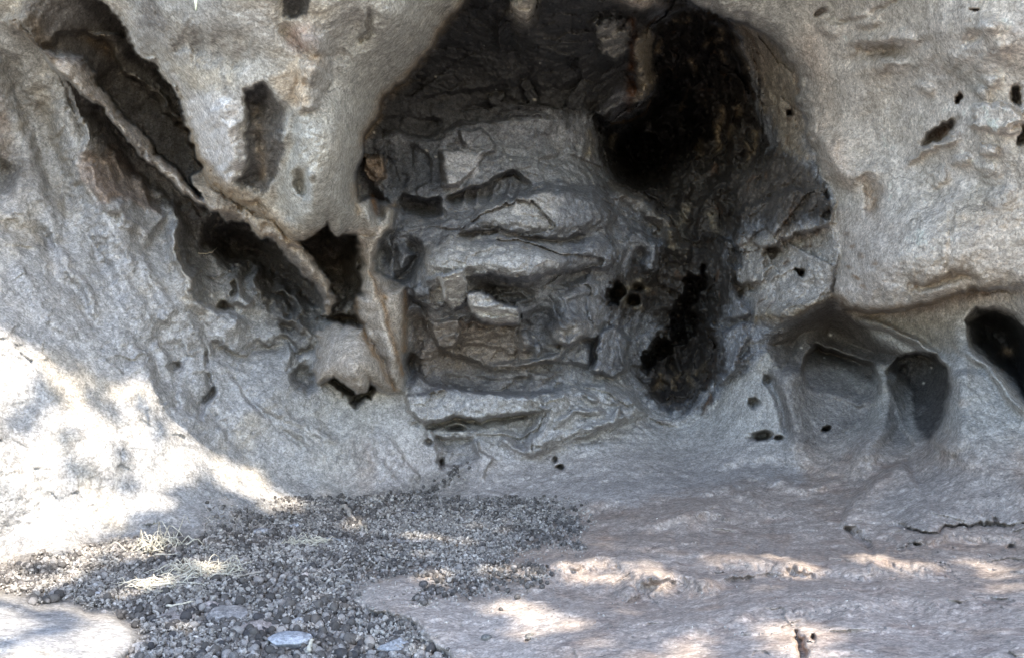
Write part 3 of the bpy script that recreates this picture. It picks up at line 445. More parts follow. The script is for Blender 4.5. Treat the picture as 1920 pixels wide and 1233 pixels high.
# ------------------------------------------------------------------ materials
def nodes(name):
    m = bpy.data.materials.new(name); m.use_nodes = True; n = m.node_tree; return m, n, n.nodes['Principled BSDF']
def add(n, t, **kw):
    o = n.nodes.new(t)
    for k_, v in kw.items(): setattr(o, k_, v)
    return o
def noise_node(n, co, scale, detail=6, rgh=.6):
    o = add(n, 'ShaderNodeTexNoise'); o.inputs['Scale'].default_value = scale; o.inputs['Detail'].default_value = detail; o.inputs['Roughness'].default_value = rgh
    n.links.new(co, o.inputs['Vector']); return o.outputs['Fac']
def remap(n, v, a, b, c, d):
    o = add(n, 'ShaderNodeMapRange'); 
    for i, q in enumerate((a, b, c, d)): o.inputs[1+i].default_value = q
    n.links.new(v, o.inputs[0]); return o.outputs[0]
def math_(n, op, a, b):
    o = add(n, 'ShaderNodeMath', operation=op)
    for i, q in enumerate((a, b)):
        if isinstance(q, (int, float)): o.inputs[i].default_value = q
        else: n.links.new(q, o.inputs[i])
    return o.outputs[0]
def earthy(name, bump=1., grain=1., base=None, rough_=.93, vcol=True):
    """rock / litter material: vertex albedo (or a plain one) broken up by several sizes of grain, with fine relief"""
    m, n, p = nodes(name)
    co = add(n, 'ShaderNodeTexCoord').outputs['Object']
    if vcol:
        at = add(n, 'ShaderNodeAttribute', attribute_name='tint'); col = at.outputs['Color']
    else:
        rg = add(n, 'ShaderNodeRGB'); rg.outputs[0].default_value = (*base, 1); col = rg.outputs[0]
    n1 = noise_node(n, co, 38, 3, .6); n2 = noise_node(n, co, 140, 2, .7); v1 = add(n, 'ShaderNodeTexVoronoi', feature='F1'); v1.inputs['Scale'].default_value = 125; n.links.new(co, v1.inputs['Vector'])
    v2 = add(n, 'ShaderNodeTexVoronoi', feature='F1'); v2.inputs['Scale'].default_value = 260; n.links.new(co, v2.inputs['Vector'])
    g1 = add(n, 'ShaderNodeSeparateColor'); n.links.new(v1.outputs['Color'], g1.inputs[0]); g2 = add(n, 'ShaderNodeSeparateColor'); n.links.new(v2.outputs['Color'], g2.inputs[0])
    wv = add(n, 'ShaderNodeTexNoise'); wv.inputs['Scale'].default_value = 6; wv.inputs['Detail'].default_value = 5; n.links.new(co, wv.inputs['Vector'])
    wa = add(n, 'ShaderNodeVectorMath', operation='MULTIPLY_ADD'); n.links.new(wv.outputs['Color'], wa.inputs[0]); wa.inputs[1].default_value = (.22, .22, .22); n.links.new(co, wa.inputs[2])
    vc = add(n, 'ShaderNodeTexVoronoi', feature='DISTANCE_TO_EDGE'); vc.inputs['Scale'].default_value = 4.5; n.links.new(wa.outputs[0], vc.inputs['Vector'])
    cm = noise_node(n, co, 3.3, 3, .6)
    crack = math_(n, 'MULTIPLY', remap(n, vc.outputs['Distance'], .004, .016, 1, 0), remap(n, cm, .54, .62, 0, 1)); n3 = noise_node(n, co, 9, 5, .6)  # crack lines darkened in the colour only, without relief
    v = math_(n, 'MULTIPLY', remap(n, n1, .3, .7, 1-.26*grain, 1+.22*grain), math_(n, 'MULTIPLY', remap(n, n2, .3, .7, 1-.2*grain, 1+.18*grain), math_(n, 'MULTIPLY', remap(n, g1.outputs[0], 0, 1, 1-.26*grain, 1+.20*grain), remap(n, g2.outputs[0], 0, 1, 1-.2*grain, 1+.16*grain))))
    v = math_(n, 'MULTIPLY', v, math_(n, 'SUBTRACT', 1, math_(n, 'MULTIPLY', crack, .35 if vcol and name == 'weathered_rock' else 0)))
    v = math_(n, 'MULTIPLY', v, remap(n, n3, .3, .7, 1-.1*grain, 1+.1*grain))
    mx = add(n, 'ShaderNodeVectorMath', operation='SCALE'); n.links.new(col, mx.inputs[0]); n.links.new(v, mx.inputs['Scale'])
    n.links.new(mx.outputs[0], p.inputs['Base Color'])
    h = math_(n, 'ADD', math_(n, 'MULTIPLY', n1, .6), math_(n, 'MULTIPLY', n2, .28))
    h = math_(n, 'ADD', h, math_(n, 'MULTIPLY', v1.outputs['Distance'], -.22)); h = math_(n, 'ADD', h, math_(n, 'MULTIPLY', g1.outputs[1], .16))
    b = add(n, 'ShaderNodeBump'); b.inputs['Strength'].default_value = min(1, .75*bump); b.inputs['Distance'].default_value = .0048*bump
    if vcol:
        cq = add(n, 'ShaderNodeAttribute', attribute_name='coarse'); h = math_(n, 'MULTIPLY', h, cq.outputs['Fac'])
    n.links.new(h, b.inputs['Height']); n.links.new(b.outputs[0], p.inputs['Normal'])
    if vcol:
        g = add(n, 'ShaderNodeAttribute', attribute_name='gloss')
        n.links.new(math_(n, 'SUBTRACT', rough_, math_(n, 'MULTIPLY', g.outputs['Fac'], .42)), p.inputs['Roughness'])
    else: p.inputs['Roughness'].default_value = rough_
    p.inputs['Specular IOR Level'].default_value = .3
    return m
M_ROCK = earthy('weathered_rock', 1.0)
M_DUNG = earthy('dung', .5, 1.2, rough_=.9)
M_STONE = earthy('loose_stone', .8, 1.)
def plain(name, c, r=.8, var=.35, sc=60):
    m, n, p = nodes(name); co = add(n, 'ShaderNodeTexCoord').outputs['Object']
    f = remap(n, noise_node(n, co, sc, 5, .6), .3, .7, 1-var, 1+var)
    mx = add(n, 'ShaderNodeVectorMath', operation='SCALE'); mx.inputs[0].default_value = c; n.links.new(f, mx.inputs['Scale'])
    n.links.new(mx.outputs[0], p.inputs['Base Color']); p.inputs['Roughness'].default_value = r; return m
M_STRAW = plain('dry_straw', (.52, .47, .37), .7); M_TWIG = plain('bleached_twig', (.42, .37, .31), .8); M_ROOT = plain('pale_root', (.55, .48, .36), .7)
M_LEAF = plain('leaf', (.07, .10, .035), .6, .4, 8); M_BARK = plain('bark', (.14, .11, .085), .9, .4, 12); M_SUNLEAF = plain('sunlit_leaf', (.62, .66, .5), .6)

def mesh(name, verts, faces, mat, parent=None, tint=None, gl=None, smooth_=True, co_=None):
    me = bpy.data.meshes.new(name); verts = np.asarray(verts, f32)
    if isinstance(faces, np.ndarray):
        k_ = faces.shape[1]; me.vertices.add(len(verts)); me.vertices.foreach_set('co', verts.ravel())
        me.loops.add(faces.size); me.loops.foreach_set('vertex_index', faces.ravel().astype(np.int32))
        me.polygons.add(len(faces)); me.polygons.foreach_set('loop_start', np.arange(0, faces.size, k_, dtype=np.int32))
        me.update(calc_edges=True)
    else: me.from_pydata([tuple(v) for v in verts], [], faces)
    me.polygons.foreach_set('use_smooth', np.full(len(me.polygons), smooth_))
    if tint is not None:
        a = me.attributes.new('tint', 'FLOAT_COLOR', 'POINT'); q = np.ones((len(verts), 4), f32); q[:, :3] = tint; a.data.foreach_set('color', q.ravel())
    if gl is not None:
        a = me.attributes.new('gloss', 'FLOAT', 'POINT'); a.data.foreach_set('value', np.asarray(gl, f32))
        a = me.attributes.new('coarse', 'FLOAT', 'POINT'); a.data.foreach_set('value', np.asarray(np.ones(len(verts)) if co_ is None else co_, f32))
    me.materials.append(mat); me.validate()
    o = bpy.data.objects.new(name, me); COL.objects.link(o)
    if parent: o.parent = parent
    return o
def tag(o, label=None, cat=None, group=None, kind=None):
    for k_, v in (('label', label), ('category', cat), ('group', group), ('kind', kind)):
        if v: o[k_] = v
    return o

# ------------------------------------------------------------------ cut the survey into the formations of the shelter
def inside(poly):
    out = np.zeros(len(X), bool); idx = sub(poly, 4); out[idx] = sdf(poly, idx) > 0; return out
reg = np.full(len(X), 5)                                     # left wall
reg[(dB > 0)] = 0
reg[inside(LOW)] = 0
reg[(X > 1400) & (Y > 560)] = 4
reg[(X > 700) & (Y < 40) & (dB < 0)] = 0
MOUND = [(1580,985),(1600,940),(1650,895),(1720,858),(1790,850),(1860,850),(2900,800),(2900,990),(1920,975),(1850,978),(1810,990),(1720,984),(1640,990)]
FLOOR = [(560,945),(640,935),(760,932),(820,880),(900,878),(1000,866),(1060,840),(1150,815),(1240,790),(1330,800),(1420,850),(1520,880),(1600,895),(1640,905),(1600,940),(1580,990),(2900,990),(2900,1960),(-900,1960),(-900,1040),(0,1040),(230,1005),(480,980)]
reg[inside(FLOOR)] = 6; reg[inside(MOUND)] = 10
reg[dSLAB > 0] = 7; reg[dLSL > 0] = 8; reg[dGR > 0] = 9
BANDS = [(-60,33),(30,30),(60,-60),(120,-300),(190,-10),(253,70),(310,147),(347,230),(383,320),(433,367),(540,448),(600,436),(655,432),(676,605),(612,600),(470,425),(317,336),(173,190),(113,140),(60,90)]
reg[inside(BANDS)] = 11; reg[dFIN > -4] = 12; reg[dRIB > -3] = 12
reg[dPIL > -3] = 2; reg[dNOSE > -3] = 13; reg[dOVER > -3] = 1; reg[dRIGHT > -3] = 3
PARTS = {20: CHIM, 21: [(1205,700),(1215,650),(1250,620),(1290,560),(1320,520),(1350,540),(1330,620),(1330,690),(1300,745),(1255,768),(1225,745)],
 22: [(870,432),(900,400),(930,378),(1000,358),(1060,352),(1110,365),(1150,400),(1130,425),(1050,440),(970,432),(930,428)],
 23: [(790,480),(840,450),(900,452),(1000,460),(1060,470),(1130,440),(1180,460),(1150,500),(1060,512),(990,515),(920,515),(870,520),(800,520)],
 24: [(828,520),(868,507),(880,530),(876,568),(848,578),(806,572),(806,545)], 25: [(880,552),(905,548),(930,566),(968,580),(975,612),(940,612),(905,600),(880,585)],
 26: [(1445,690),(1435,640),(1480,605),(1530,572),(1560,567),(1600,600),(1650,640),(1692,668),(1645,690),(1648,740),(1630,790),(1560,830),(1500,840),(1470,800)],
 27: [(1662,690),(1680,672),(1720,661),(1755,665),(1775,690),(1780,740),(1768,790),(1742,828),(1715,845),(1690,800),(1672,740)],
 28: [(1812,600),(1832,580),(1870,576),(1908,592),(1935,640),(1940,780),(1895,725),(1850,672),(1820,650)],
 29: [(457,183),(493,160),(540,207),(524,300),(520,327),(493,367),(447,340),(467,293),(463,233)], 30: [(1735,265),(1745,235),(1785,223),(1782,243),(1760,262)]}
HOST = {20: 0, 21: 0, 22: 0, 23: 0, 24: 0, 25: 0, 26: 4, 27: 4, 28: 4, 29: 1, 30: 3}
for k_, p_ in PARTS.items():
    q = inside(p_); reg[q & (reg == HOST[k_])] = k_
vid = np.arange(len(X)).reshape(NY, NX)
faces = np.stack([vid[:-1, :-1], vid[1:, :-1], vid[1:, 1:], vid[:-1, 1:]], -1).reshape(-1, 4)
fr_ = reg[faces[:, 0]]
def cut(name, k_, parent=None):
    fs = faces[fr_ == k_]; u, inv = np.unique(fs, return_inverse=True)
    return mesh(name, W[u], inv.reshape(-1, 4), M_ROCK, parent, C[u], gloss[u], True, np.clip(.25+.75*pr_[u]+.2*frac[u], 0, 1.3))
REG = {0: ('rock_wall', 'dark fractured back wall of the shelter stained with soot', 'rock wall'),
 1: ('rock_overhang', 'big pale smooth rock bulge hanging over the hollow', 'rock overhang'),
 2: ('rock_pillar', 'slender pale ribbed rock pillar running down from the overhang', 'rock pillar'),
 3: ('rock_wall', 'tall pale warm grey rock face with pits and white crusts', 'rock wall'),
 4: ('rock_wall', 'low wall of smooth grey rock with soot-stained alcoves under the pale face', 'rock wall'),
 5: ('rock_wall', 'sloping light grey rock wall partly in dappled sunlight', 'rock wall'),
 7: ('rock_slab', 'broad worn brownish rock slab in front of the back floor', 'rock slab'),
 8: ('rock_slab', 'small sunlit pale slab at the edge of the dung litter', 'rock slab'),
 10: ('rock_mound', 'smooth rounded grey mound below the black streaked alcove', 'rock mound'),
 11: ('rock_ceiling', 'dark brown stained rock band between the thin fin and the pale overhang', 'rock ceiling'),
 12: ('rock_fin', 'thin pale tan rock fin slanting down across the dark hollow', 'rock fin'),
 13: ('hanging_rock', 'pale two-lobed drip of rock hanging over a small cavity', 'hanging rock')}
RO = {}
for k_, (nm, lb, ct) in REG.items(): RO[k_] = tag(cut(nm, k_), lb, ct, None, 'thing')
for k_, nm in ((6, 'ground'), (9, 'ground')): RO[k_] = tag(cut(nm, k_), kind='structure')
PN = {20: ('chimney_hollow', 'black sooty hollow'), 21: ('chimney_hollow', 'lower sooty hollow near the floor'), 22: ('ledge', 'narrow upper ledge'), 23: ('ledge', 'broad rounded ledge'), 24: ('block', 'pale block'), 25: ('block', 'pale projecting block'),
 26: ('alcove', 'wide brown-stained alcove'), 27: ('alcove', 'oval black-stained alcove'), 28: ('alcove', 'black streaked alcove'), 29: ('stain_patch', 'dark stained hollow patch'), 30: ('pit', None)}
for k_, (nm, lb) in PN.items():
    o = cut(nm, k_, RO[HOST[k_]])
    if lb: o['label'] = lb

# ------------------------------------------------------------------ loose things on the floor
def spot(px, py):
    """point of the rock surface seen at survey position px, py"""
    i = int(np.argmin(abs(ys-py))); j = int(np.argmin(abs(xs-px))); return W[i*NX+j].astype(float), reg[i*NX+j]
def ico(sub_):
    import bmesh
    bm = bmesh.new(); bmesh.ops.create_icosphere(bm, subdivisions=sub_, radius=1); v = np.array([q.co[:] for q in bm.verts], f32); f = np.array([[q.index for q in g.verts] for g in bm.faces], np.int32); bm.free(); return v, f
I2, I3, I5 = ico(2), ico(3), ico(5)
def rotm():
    q = RNG.normal(size=4); q /= np.linalg.norm(q); w, x, y, z = q
    return np.array([[1-2*(y*y+z*z), 2*(x*y-z*w), 2*(x*z+y*w)], [2*(x*y+z*w), 1-2*(x*x+z*z), 2*(y*z-x*w)], [2*(x*z-y*w), 2*(y*z+x*w), 1-2*(x*x+y*y)]], f32)
def lump(base, rough_, seed, cuts=0, flat=(1, 1, 1)):
    v = base[0].copy(); r = np.random.default_rng(seed)
    n = pnoise(v[:, 0]*1.3+seed*3.1, v[:, 1]*1.3+seed, v[:, 2]*1.3)+.5*pnoise(v[:, 0]*3.1+seed, v[:, 1]*3.1, v[:, 2]*3.1+seed)
    v = v*(1+rough_*n)[:, None]
    for _ in range(cuts):
        d = r.normal(size=3); d /= np.linalg.norm(d); h = r.uniform(.55, .85); e = v@d-h; v = v-np.clip(e, 0, None)[:, None]*d*.93
    return (v*np.array(flat)).astype(f32)
gi = np.nonzero((dGR > 2) & (X0 > -60) & (X0 < 1100) & (Y0 < 1264))[0]
patch = fbm((W[gi, 0], W[gi, 1], W[gi, 2]), 3.2, 3, .6, 170.)
wt = (D[gi]**3.2)*(.2+.8*sst(0, 26, dGR[gi])); wc = wt*sst(.8, -.3, patch); wt = wt*(.30+.70*sst(-.45, .25, patch)); wt /= wt.sum(); wc /= wc.sum()
go = np.nonzero((dGR > -60) & (dGR < 3) & (X0 > 380) & (X0 < 1120) & (Y0 > 930) & (Y0 < 1264))[0]; go = go[(dSLAB[go] < 2) | (RNG.random(len(go)) < .12)]; wo = D[go]**3*np.exp(dGR[go]/15); wo /= wo.sum()
# scattered litter creeping up the cracks and over the slab
SC = [(500,900,960,560),(640,900,860,930),(840,900,780,860),(690,830,900,870)]
protos = [lump(I3, .15, 40+i, 2, (1, RNG.uniform(.8, 1), RNG.uniform(.75, .95))) for i in range(8)]
protos2 = [lump(I2, .17, 60+i, 2, (1, RNG.uniform(.8, 1), RNG.uniform(.75, .95))) for i in range(8)]
crumb = [lump(I2, .25, 80+i, 4, (1, RNG.uniform(.6, 1), RNG.uniform(.35, .7))) for i in range(8)]
def dungcol():
    t = RNG.random()
    c = np.array((.112, .099, .087)) if t < .55 else np.array((.175, .158, .143)) if t < .8 else np.array((.29, .262, .235))
    return c*RNG.uniform(.7, 1.25)
def edge_extra(n):
    out = []
    for _ in range(n):
        pts = random.choice(([(545,955),(640,936),(780,930),(835,905),(850,880),(890,876)],[(690,935),(800,925),(860,890)],[(680,1085),(760,1070),(830,1090),(940,1080),(1010,1095)],[(790,1130),(800,1110),(850,1112),(930,1100)],[(940,950),(1060,980),(1090,1000)],[(1020,1005),(1090,1030)],[(970,1065),(1020,1075)],[(450,962),(480,975)]))
        i = random.randrange(len(pts)-1); t = random.random()
        x = pts[i][0]*(1-t)+pts[i+1][0]*t+random.gauss(0, 9); y = pts[i][1]*(1-t)+pts[i+1][1]*t+random.gauss(0, 4)
        out.append((x, y))
    return out
pell = []
for q in RNG.choice(gi, 4500, p=wt):
    r = min(.0145, .0088*math.exp(RNG.normal()*.25))*(1.15 if D[q] < 1.9 else 1.); pell.append((W[q]+np.array((RNG.normal()*.004, RNG.normal()*.004, r*RNG.uniform(.15, .95))), r, D[q]))
for q in RNG.choice(go, 520, p=wo):
    r = RNG.uniform(.005, .010); pell.append((W[q]+np.array((0, 0, r*.6)), r, D[q]))
for x, y in edge_extra(420):
    p_, _ = spot(x, y); r = RNG.uniform(.007, .011); pell.append((p_+np.array((0, 0, r*.5)), r, p_[1]/S))
inview = lambda p_: abs(p_[0]/p_[1])*F < 955 and p_[2]/p_[1]*F > -612
pell.sort(key=lambda t: -(t[1]/t[2]) if inview(t[0]) else 0)
pm = []
for i, v in enumerate(protos):
    c = dungcol() if i else np.array((.07, .064, .062)); o = mesh('dung_pellet', v, I3[1], M_DUNG, None, np.tile(c, (len(v), 1)), np.full(len(v), .25)); pm.append(o)
for i, (p_, r, d_) in enumerate(pell[:300]):
    o = pm[i] if i < len(pm) else pm[i % len(pm)].copy()
    if i >= len(pm): COL.objects.link(o)
    o.location = p_; o.scale = (r, r, r); o.rotation_euler = RNG.uniform(0, 6.28, 3)
    tag(o, 'round dark dung pellet lying in the nearest part of the litter', 'dung pellet', 'dung pellets in the nearest litter')
def scatter(name, items, shapes, tris, mat, colf, gl):
    V, Fc, T_, off = [], [], [], 0
    for p_, r in items:
        v = (shapes[RNG.integers(len(shapes))]*r)@rotm().T+np.asarray(p_, f32); V.append(v); Fc.append(tris+off); off += len(v); T_.append(np.tile(colf(), (len(v), 1)))
    V = np.concatenate(V); return mesh(name, V, np.concatenate(Fc), mat, None, np.concatenate(T_), np.full(len(V), gl))
o = scatter('dung_litter', [(p_, r) for p_, r, d_ in pell[300:]], protos2, I2[1], M_DUNG, dungcol, .25)
tag(o, 'bed of dark dung pellets spread over the shelter floor', 'dung litter', kind='stuff')
cr = []
for q in RNG.choice(gi, 24000, p=wc):
    r = RNG.choice([.004, .006, .009], p=[.55, .33, .12])*RNG.uniform(.8, 1.3)
    cr.append((W[q]+np.array((RNG.normal()*.004, RNG.normal()*.004, r*.4+RNG.uniform(0, .010))), r))
for q in RNG.choice(go, 4200, p=wo):
    r = RNG.uniform(.003, .006); cr.append((W[q]+np.array((0, 0, r*.4)), r))
for x, y in edge_extra(900):
    p_, _ = spot(x+random.gauss(0, 12), y+random.gauss(0, 6)); r = RNG.uniform(.003, .006); cr.append((p_+np.array((0, 0, r*.4)), r))
for _ in range(260):
    p_, k_ = spot(random.uniform(800, 1900), random.uniform(900, 1200)); r = RNG.uniform(.002, .004); cr.append((p_+np.array((0, 0, r*.3)), r))
def crumbcol():
    t = RNG.random(); c = np.array((.38, .345, .30)) if t < .6 else np.array((.24, .212, .185)) if t < .85 else np.array((.45, .41, .36))
    return c*RNG.uniform(.7, 1.15)
tag(scatter('gravel', cr, crumb, I2[1], M_STONE, crumbcol, 0.), 'pale grit and crumbled rock among the dung pellets', 'gravel', kind='stuff')
def stone(name, px, py, w, d_, h, rz, col, label, cat, seed, cuts=7, rg=.16):
    p_, _ = spot(px, py); v = lump(I5, rg, seed, cuts); v = v*np.array((w, d_, h), f32)
    n = fbm((v[:, 0], v[:, 1], v[:, 2]), 45, 4, .6, seed)*.0022; v = v*(1+n[:, None]*12)
    c, s = math.cos(rz), math.sin(rz); v = v@np.array([[c, s, 0], [-s, c, 0], [0, 0, 1]], f32)
    tc = np.array(col)*(1+.12*fbm((v[:, 0], v[:, 1], v[:, 2]), 30, 3, .6, seed+3))[:, None]
    o = mesh(name, v, I5[1], M_STONE, None, tc, np.zeros(len(v))); o.location = p_+np.array((0, 0, h*.45)); tag(o, label, cat); return o
for a in ((612,1017,.062,.04,.013,-.2,(.33,.335,.34),'flat pale grey stone lying beside the dry straw tuft on the litter',3),(490,1003,.033,.03,.018,.3,(.30,.29,.29),'small blunt grey stone near the foot of the sloping wall',5),
 (545,1208,.058,.05,.022,.5,(.36,.37,.39),'pale bluish angular stone sunk in the near litter',8),(742,1218,.045,.055,.02,1.1,(.33,.33,.33),'grey wedge of stone at the edge of the broad slab',11),
 (433,1160,.06,.042,.026,.1,(.27,.25,.235),'largest brownish grey clod amid the pellets',14),(487,1182,.05,.03,.016,-.3,(.36,.30,.265),'pinkish crumbly clod in front of the largest clod',17),
 (395,1140,.03,.024,.014,.6,(.36,.31,.28),'small pinkish stone behind the largest clod',21),(330,1163,.05,.035,.014,.2,(.31,.27,.245),'flat buff clod beside the small sunlit slab',24),
 (775,1018,.12,.03,.012,.05,(.36,.34,.325),'long low pale stone bedded across the far litter',27),(770,1038,.03,.02,.010,.4,(.34,.34,.35),'little grey stone just in front of the long low stone',29),
 (575,1082,.022,.018,.014,.2,(.40,.34,.30),'small cream stone among pellets in the middle of the litter',31),(560,1170,.03,.016,.012,1.,(.38,.38,.385),'thin pale chip behind the bluish angular stone',34),
 (795,1098,.013,.013,.012,0,(.10,.09,.085),'single dark round clod alone on the broad slab',37),(912,1199,.014,.011,.008,0,(.2,.19,.17),'small dark pebble on the near edge of the broad slab',41),(993,1199,.016,.012,.010,.5,(.25,.22,.18),'brown pebble in a dimple of the broad slab',43)):
    stone('stone', *a[:7], a[7], 'stone', a[8])
for i in range(46):
    q = RNG.choice(gi, p=wc); k_ = RNG.uniform(.010, .026)*(1 if D[q] > 1.8 else 1.15); t = RNG.random()
    stone('stone', float(X0[q]), float(Y0[q]), k_, k_*RNG.uniform(.6, .95), k_*RNG.uniform(.35, .6), RNG.uniform(0, 3), (.36,.34,.32) if t < .5 else (.30,.26,.225) if t < .8 else (.38,.38,.39), 'small angular pale stone half buried in the dung litter', 'stone', 200+i, 8)['group'] = 'small angular stones in the litter'
def tube(pts, r0, r1, sides=7, jit=.0):
    P = np.array(pts, float); V, Fc = [], []; n = len(P)
    for i in range(n):
        t = P[min(i+1, n-1)]-P[max(i-1, 0)]; t /= np.linalg.norm(t)+1e-9; a = np.cross(t, (.31, .2, .93)); a /= np.linalg.norm(a)+1e-9; b = np.cross(t, a); r = (r0+(r1-r0)*i/(n-1))*(1+jit*RNG.normal())
        for k_ in range(sides): an = 6.2832*k_/sides; V.append(P[i]+r*(math.cos(an)*a+math.sin(an)*b))
    for i in range(n-1):
        for k_ in range(sides): q = (k_+1) % sides; Fc.append((i*sides+k_, i*sides+q, (i+1)*sides+q, (i+1)*sides+k_))
    Fc.append(tuple(range(sides))[::-1]); Fc.append(tuple((n-1)*sides+k_ for k_ in range(sides))); return V, Fc
def stick(name, px, lift, r0, r1, mat, label, cat):
    P = []
    for i, (x, y) in enumerate(px):
        p_, _ = spot(x, y); l = lift[i] if isinstance(lift, (list, tuple)) else lift; P.append(p_+np.array((0, -l*.4, l)))
    Q = []
    for i in range(len(P)-1):
        for k_ in range(4): t = k_/4; Q.append(P[i]*(1-t)+P[i+1]*t+RNG.normal(size=3)*r0*.35)
    Q.append(P[-1]); V, Fc = tube(Q, r0, r1, 7, .08); return tag(mesh(name, V, Fc, mat), label, cat)
stick('stick', [(640,952),(656,968),(672,985),(688,1000)], .014, .011, .006, M_TWIG, 'short thick bleached stick lying across the far litter', 'stick')
stick('twig', [(440,1090),(465,1083),(500,1078)], .014, .0045, .003, M_TWIG, 'thin straight grey twig on the litter beyond the straw', 'twig')
stick('twig', [(272,1108),(295,1106),(322,1104)], .02, .0055, .004, M_STRAW, 'pale stubby twig in front of the large straw clump', 'twig')
stick('twig', [(312,1146),(335,1144),(366,1139)], .018, .004, .002, M_STRAW, 'cream twig between the two slabs of litter clods', 'twig')
stick('twig', [(580,1232),(584,1222),(588,1212)], .02, .005, .004, M_STRAW, 'broken upright straw stub at the near edge beside the bluish stone', 'twig')
stick('twig', [(678,994),(686,998),(690,1008)], [.012, .03, .01], .004, .002, M_STRAW, 'small curled twig at the end of the thick stick', 'twig')
stick('root', [(1127,203),(1138,200),(1150,198),(1160,199),(1169,189),(1171,172)], .03, .005, .0025, M_ROOT, 'pale crooked root sticking out at the lip of the black hollow', 'root')
stick('root', [(374,486),(388,489),(400,484),(409,476)], .03, .004, .002, M_ROOT, 'thin pale root curling in the hollow under the rock fin', 'root')
def straw(px, py, n, spread, hgt, label):
    V, Fc = [], []; p0, _ = spot(px, py); main = random.uniform(-.5, .5)
    for _ in range(n):
        a = main+random.gauss(0, .7)+(math.pi if random.random() < .4 else 0); b = p0+np.array((random.gauss(0, spread*.55), random.gauss(0, spread*.35), .008))
        L = spread*random.uniform(.25, 1.3); up = hgt*abs(random.gauss(0, .6)); k_ = random.uniform(.35, .75); bend = random.gauss(0, .5); tip = random.uniform(-.2, .9)*up
        P = []
        for t in np.linspace(0, 1, 7):
            aa = a+bend*t; z = up*(t/k_ if t < k_ else 1-(1-tip/max(up, 1e-4))*(t-k_)/(1-k_))
            P.append(b+np.array((math.cos(aa)*L*t, math.sin(aa)*L*.75*t, z+.003*math.sin(9*t+a))))
        v, f_ = tube(P, random.uniform(.0016, .0036), .0008, 5); k2 = len(V); V += v; Fc += [tuple(i+k2 for i in g) for g in f_]
    return tag(mesh('straw_tuft', V, Fc, M_STRAW), label, 'straw')
straw(292,1034,70,.07,.07,'loose dry straw tuft at the foot of the sunlit sloping wall'); straw(375,1078,150,.085,.035,'largest dry straw clump lying flat in the middle of the litter')
straw(305,1100,110,.075,.02,'matted straw patch touching the largest straw clump'); straw(575,1022,70,.06,.022,'dry straw tuft beside the flat pale grey stone')
# leaf tips hanging into view from the brow, their sunlight put into a pale colour
p_, _ = spot(350, -20)
def leafblade(px, L, w):
    p_, _ = spot(px, -8); p_ = p_*.93; V = []
    for t in np.linspace(0, 1, 9): 
        ww = w*math.sin(min(1, t*1.05+.12)*3.0)*.9+.0005; V += [p_+np.array((-ww, -.004*math.sin(3*t), -L*t+.06)), p_+np.array((0, -.006-.004*math.sin(3*t), -L*t+.06)), p_+np.array((ww, -.004*math.sin(3*t), -L*t+.06))]
    return V, [(3*i+k_, 3*i+k_+1, 3*i+k_+4, 3*i+k_+3) for i in range(8) for k_ in (0, 1)]
V, Fc = [], []
for px, L, w in ((369,.105,.007),(349,.075,.004),(343,.07,.003)):
    v, f_ = leafblade(px, L, w); k_ = len(V); V += v; Fc += [tuple(i+k_ for i in g) for g in f_]
o = mesh('hanging_leaf', V, Fc, M_SUNLEAF); sm = o.modifiers.new('thick', 'SOLIDIFY'); sm.thickness = .002; tag(o, 'bright leaf tips hanging from above over the pale overhang', 'leaf')

# ------------------------------------------------------------------ sun, sky, tree in front of the shelter
sun_to = np.array((.30, -.60, .76)); sun_to /= np.linalg.norm(sun_to)
EL = math.asin(sun_to[2]); 
ua = np.cross(sun_to, (0, 0, 1)); ua /= np.linalg.norm(ua); va = np.cross(ua, sun_to)
LIT = np.zeros(len(X0), f32)
def lp(poly, w, a=1.):
    P = np.array(poly); idx = sub(poly, 2*w); LIT[idx] = np.maximum(LIT[idx], a*sst(-w, w, sdf(poly, idx)))
def lb(x, y, rx, ry, rot=0, a=1., dark=False):
    cc, s = math.cos(math.radians(rot)), math.sin(math.radians(rot)); m = 2*max(rx, ry); idx = np.nonzero((abs(X-x) < m) & (abs(Y-y) < m))[0]
    u = ((X[idx]-x)*cc+(Y[idx]-y)*s)/rx; v = (-(X[idx]-x)*s+(Y[idx]-y)*cc)/ry; q = a*sst(1.25, .75, np.hypot(u, v))
    LIT[idx] = LIT[idx]*(1-q) if dark else np.maximum(LIT[idx], q)
lp([(-60,595),(0,612),(60,655),(130,700),(200,705),(285,715),(305,770),(335,785),(395,845),(440,870),(500,905),(552,938),(535,958),(470,950),(430,930),(380,905),(330,935),(300,960),(235,985),(205,1003),(180,1018),(100,1035),(60,1050),(-60,1060)], 6)
for a in ((83,725,26,18,50),(60,760,22,14,10),(180,742,14,22,30),(214,762,11,13,0),(258,748,9,15,0),(33,786,24,18,0),(117,818,18,14,0),(153,878,34,11,20),(227,852,13,10,0),(240,898,17,15,0),(335,925,30,10,-10),(265,975,34,14,-15),(387,865,12,12,30),(407,895,14,9,20),(440,950,44,16,5),(496,925,7,16,-40),(300,800,10,20,0),(380,905,18,9,10)): lb(a[0], a[1], a[2]*1.3, a[3]*1.35, a[4], dark=True)
lb(468,905,52,24,32); lb(530,940,40,17,32); lb(400,880,34,22,20)
lp([(-60,1052),(60,1045),(180,1025),(235,1010),(300,1028),(290,1050),(230,1062),(160,1075),(120,1095),(60,1112),(-60,1118)], 5)
for a in ((80,1075,26,9,0),(200,1055,20,7,0)): lb(*a, dark=True)
lp([(-60,1112),(40,1112),(70,1128),(140,1134),(215,1152),(245,1185),(262,1205),(230,1240),(-60,1260)], 5)
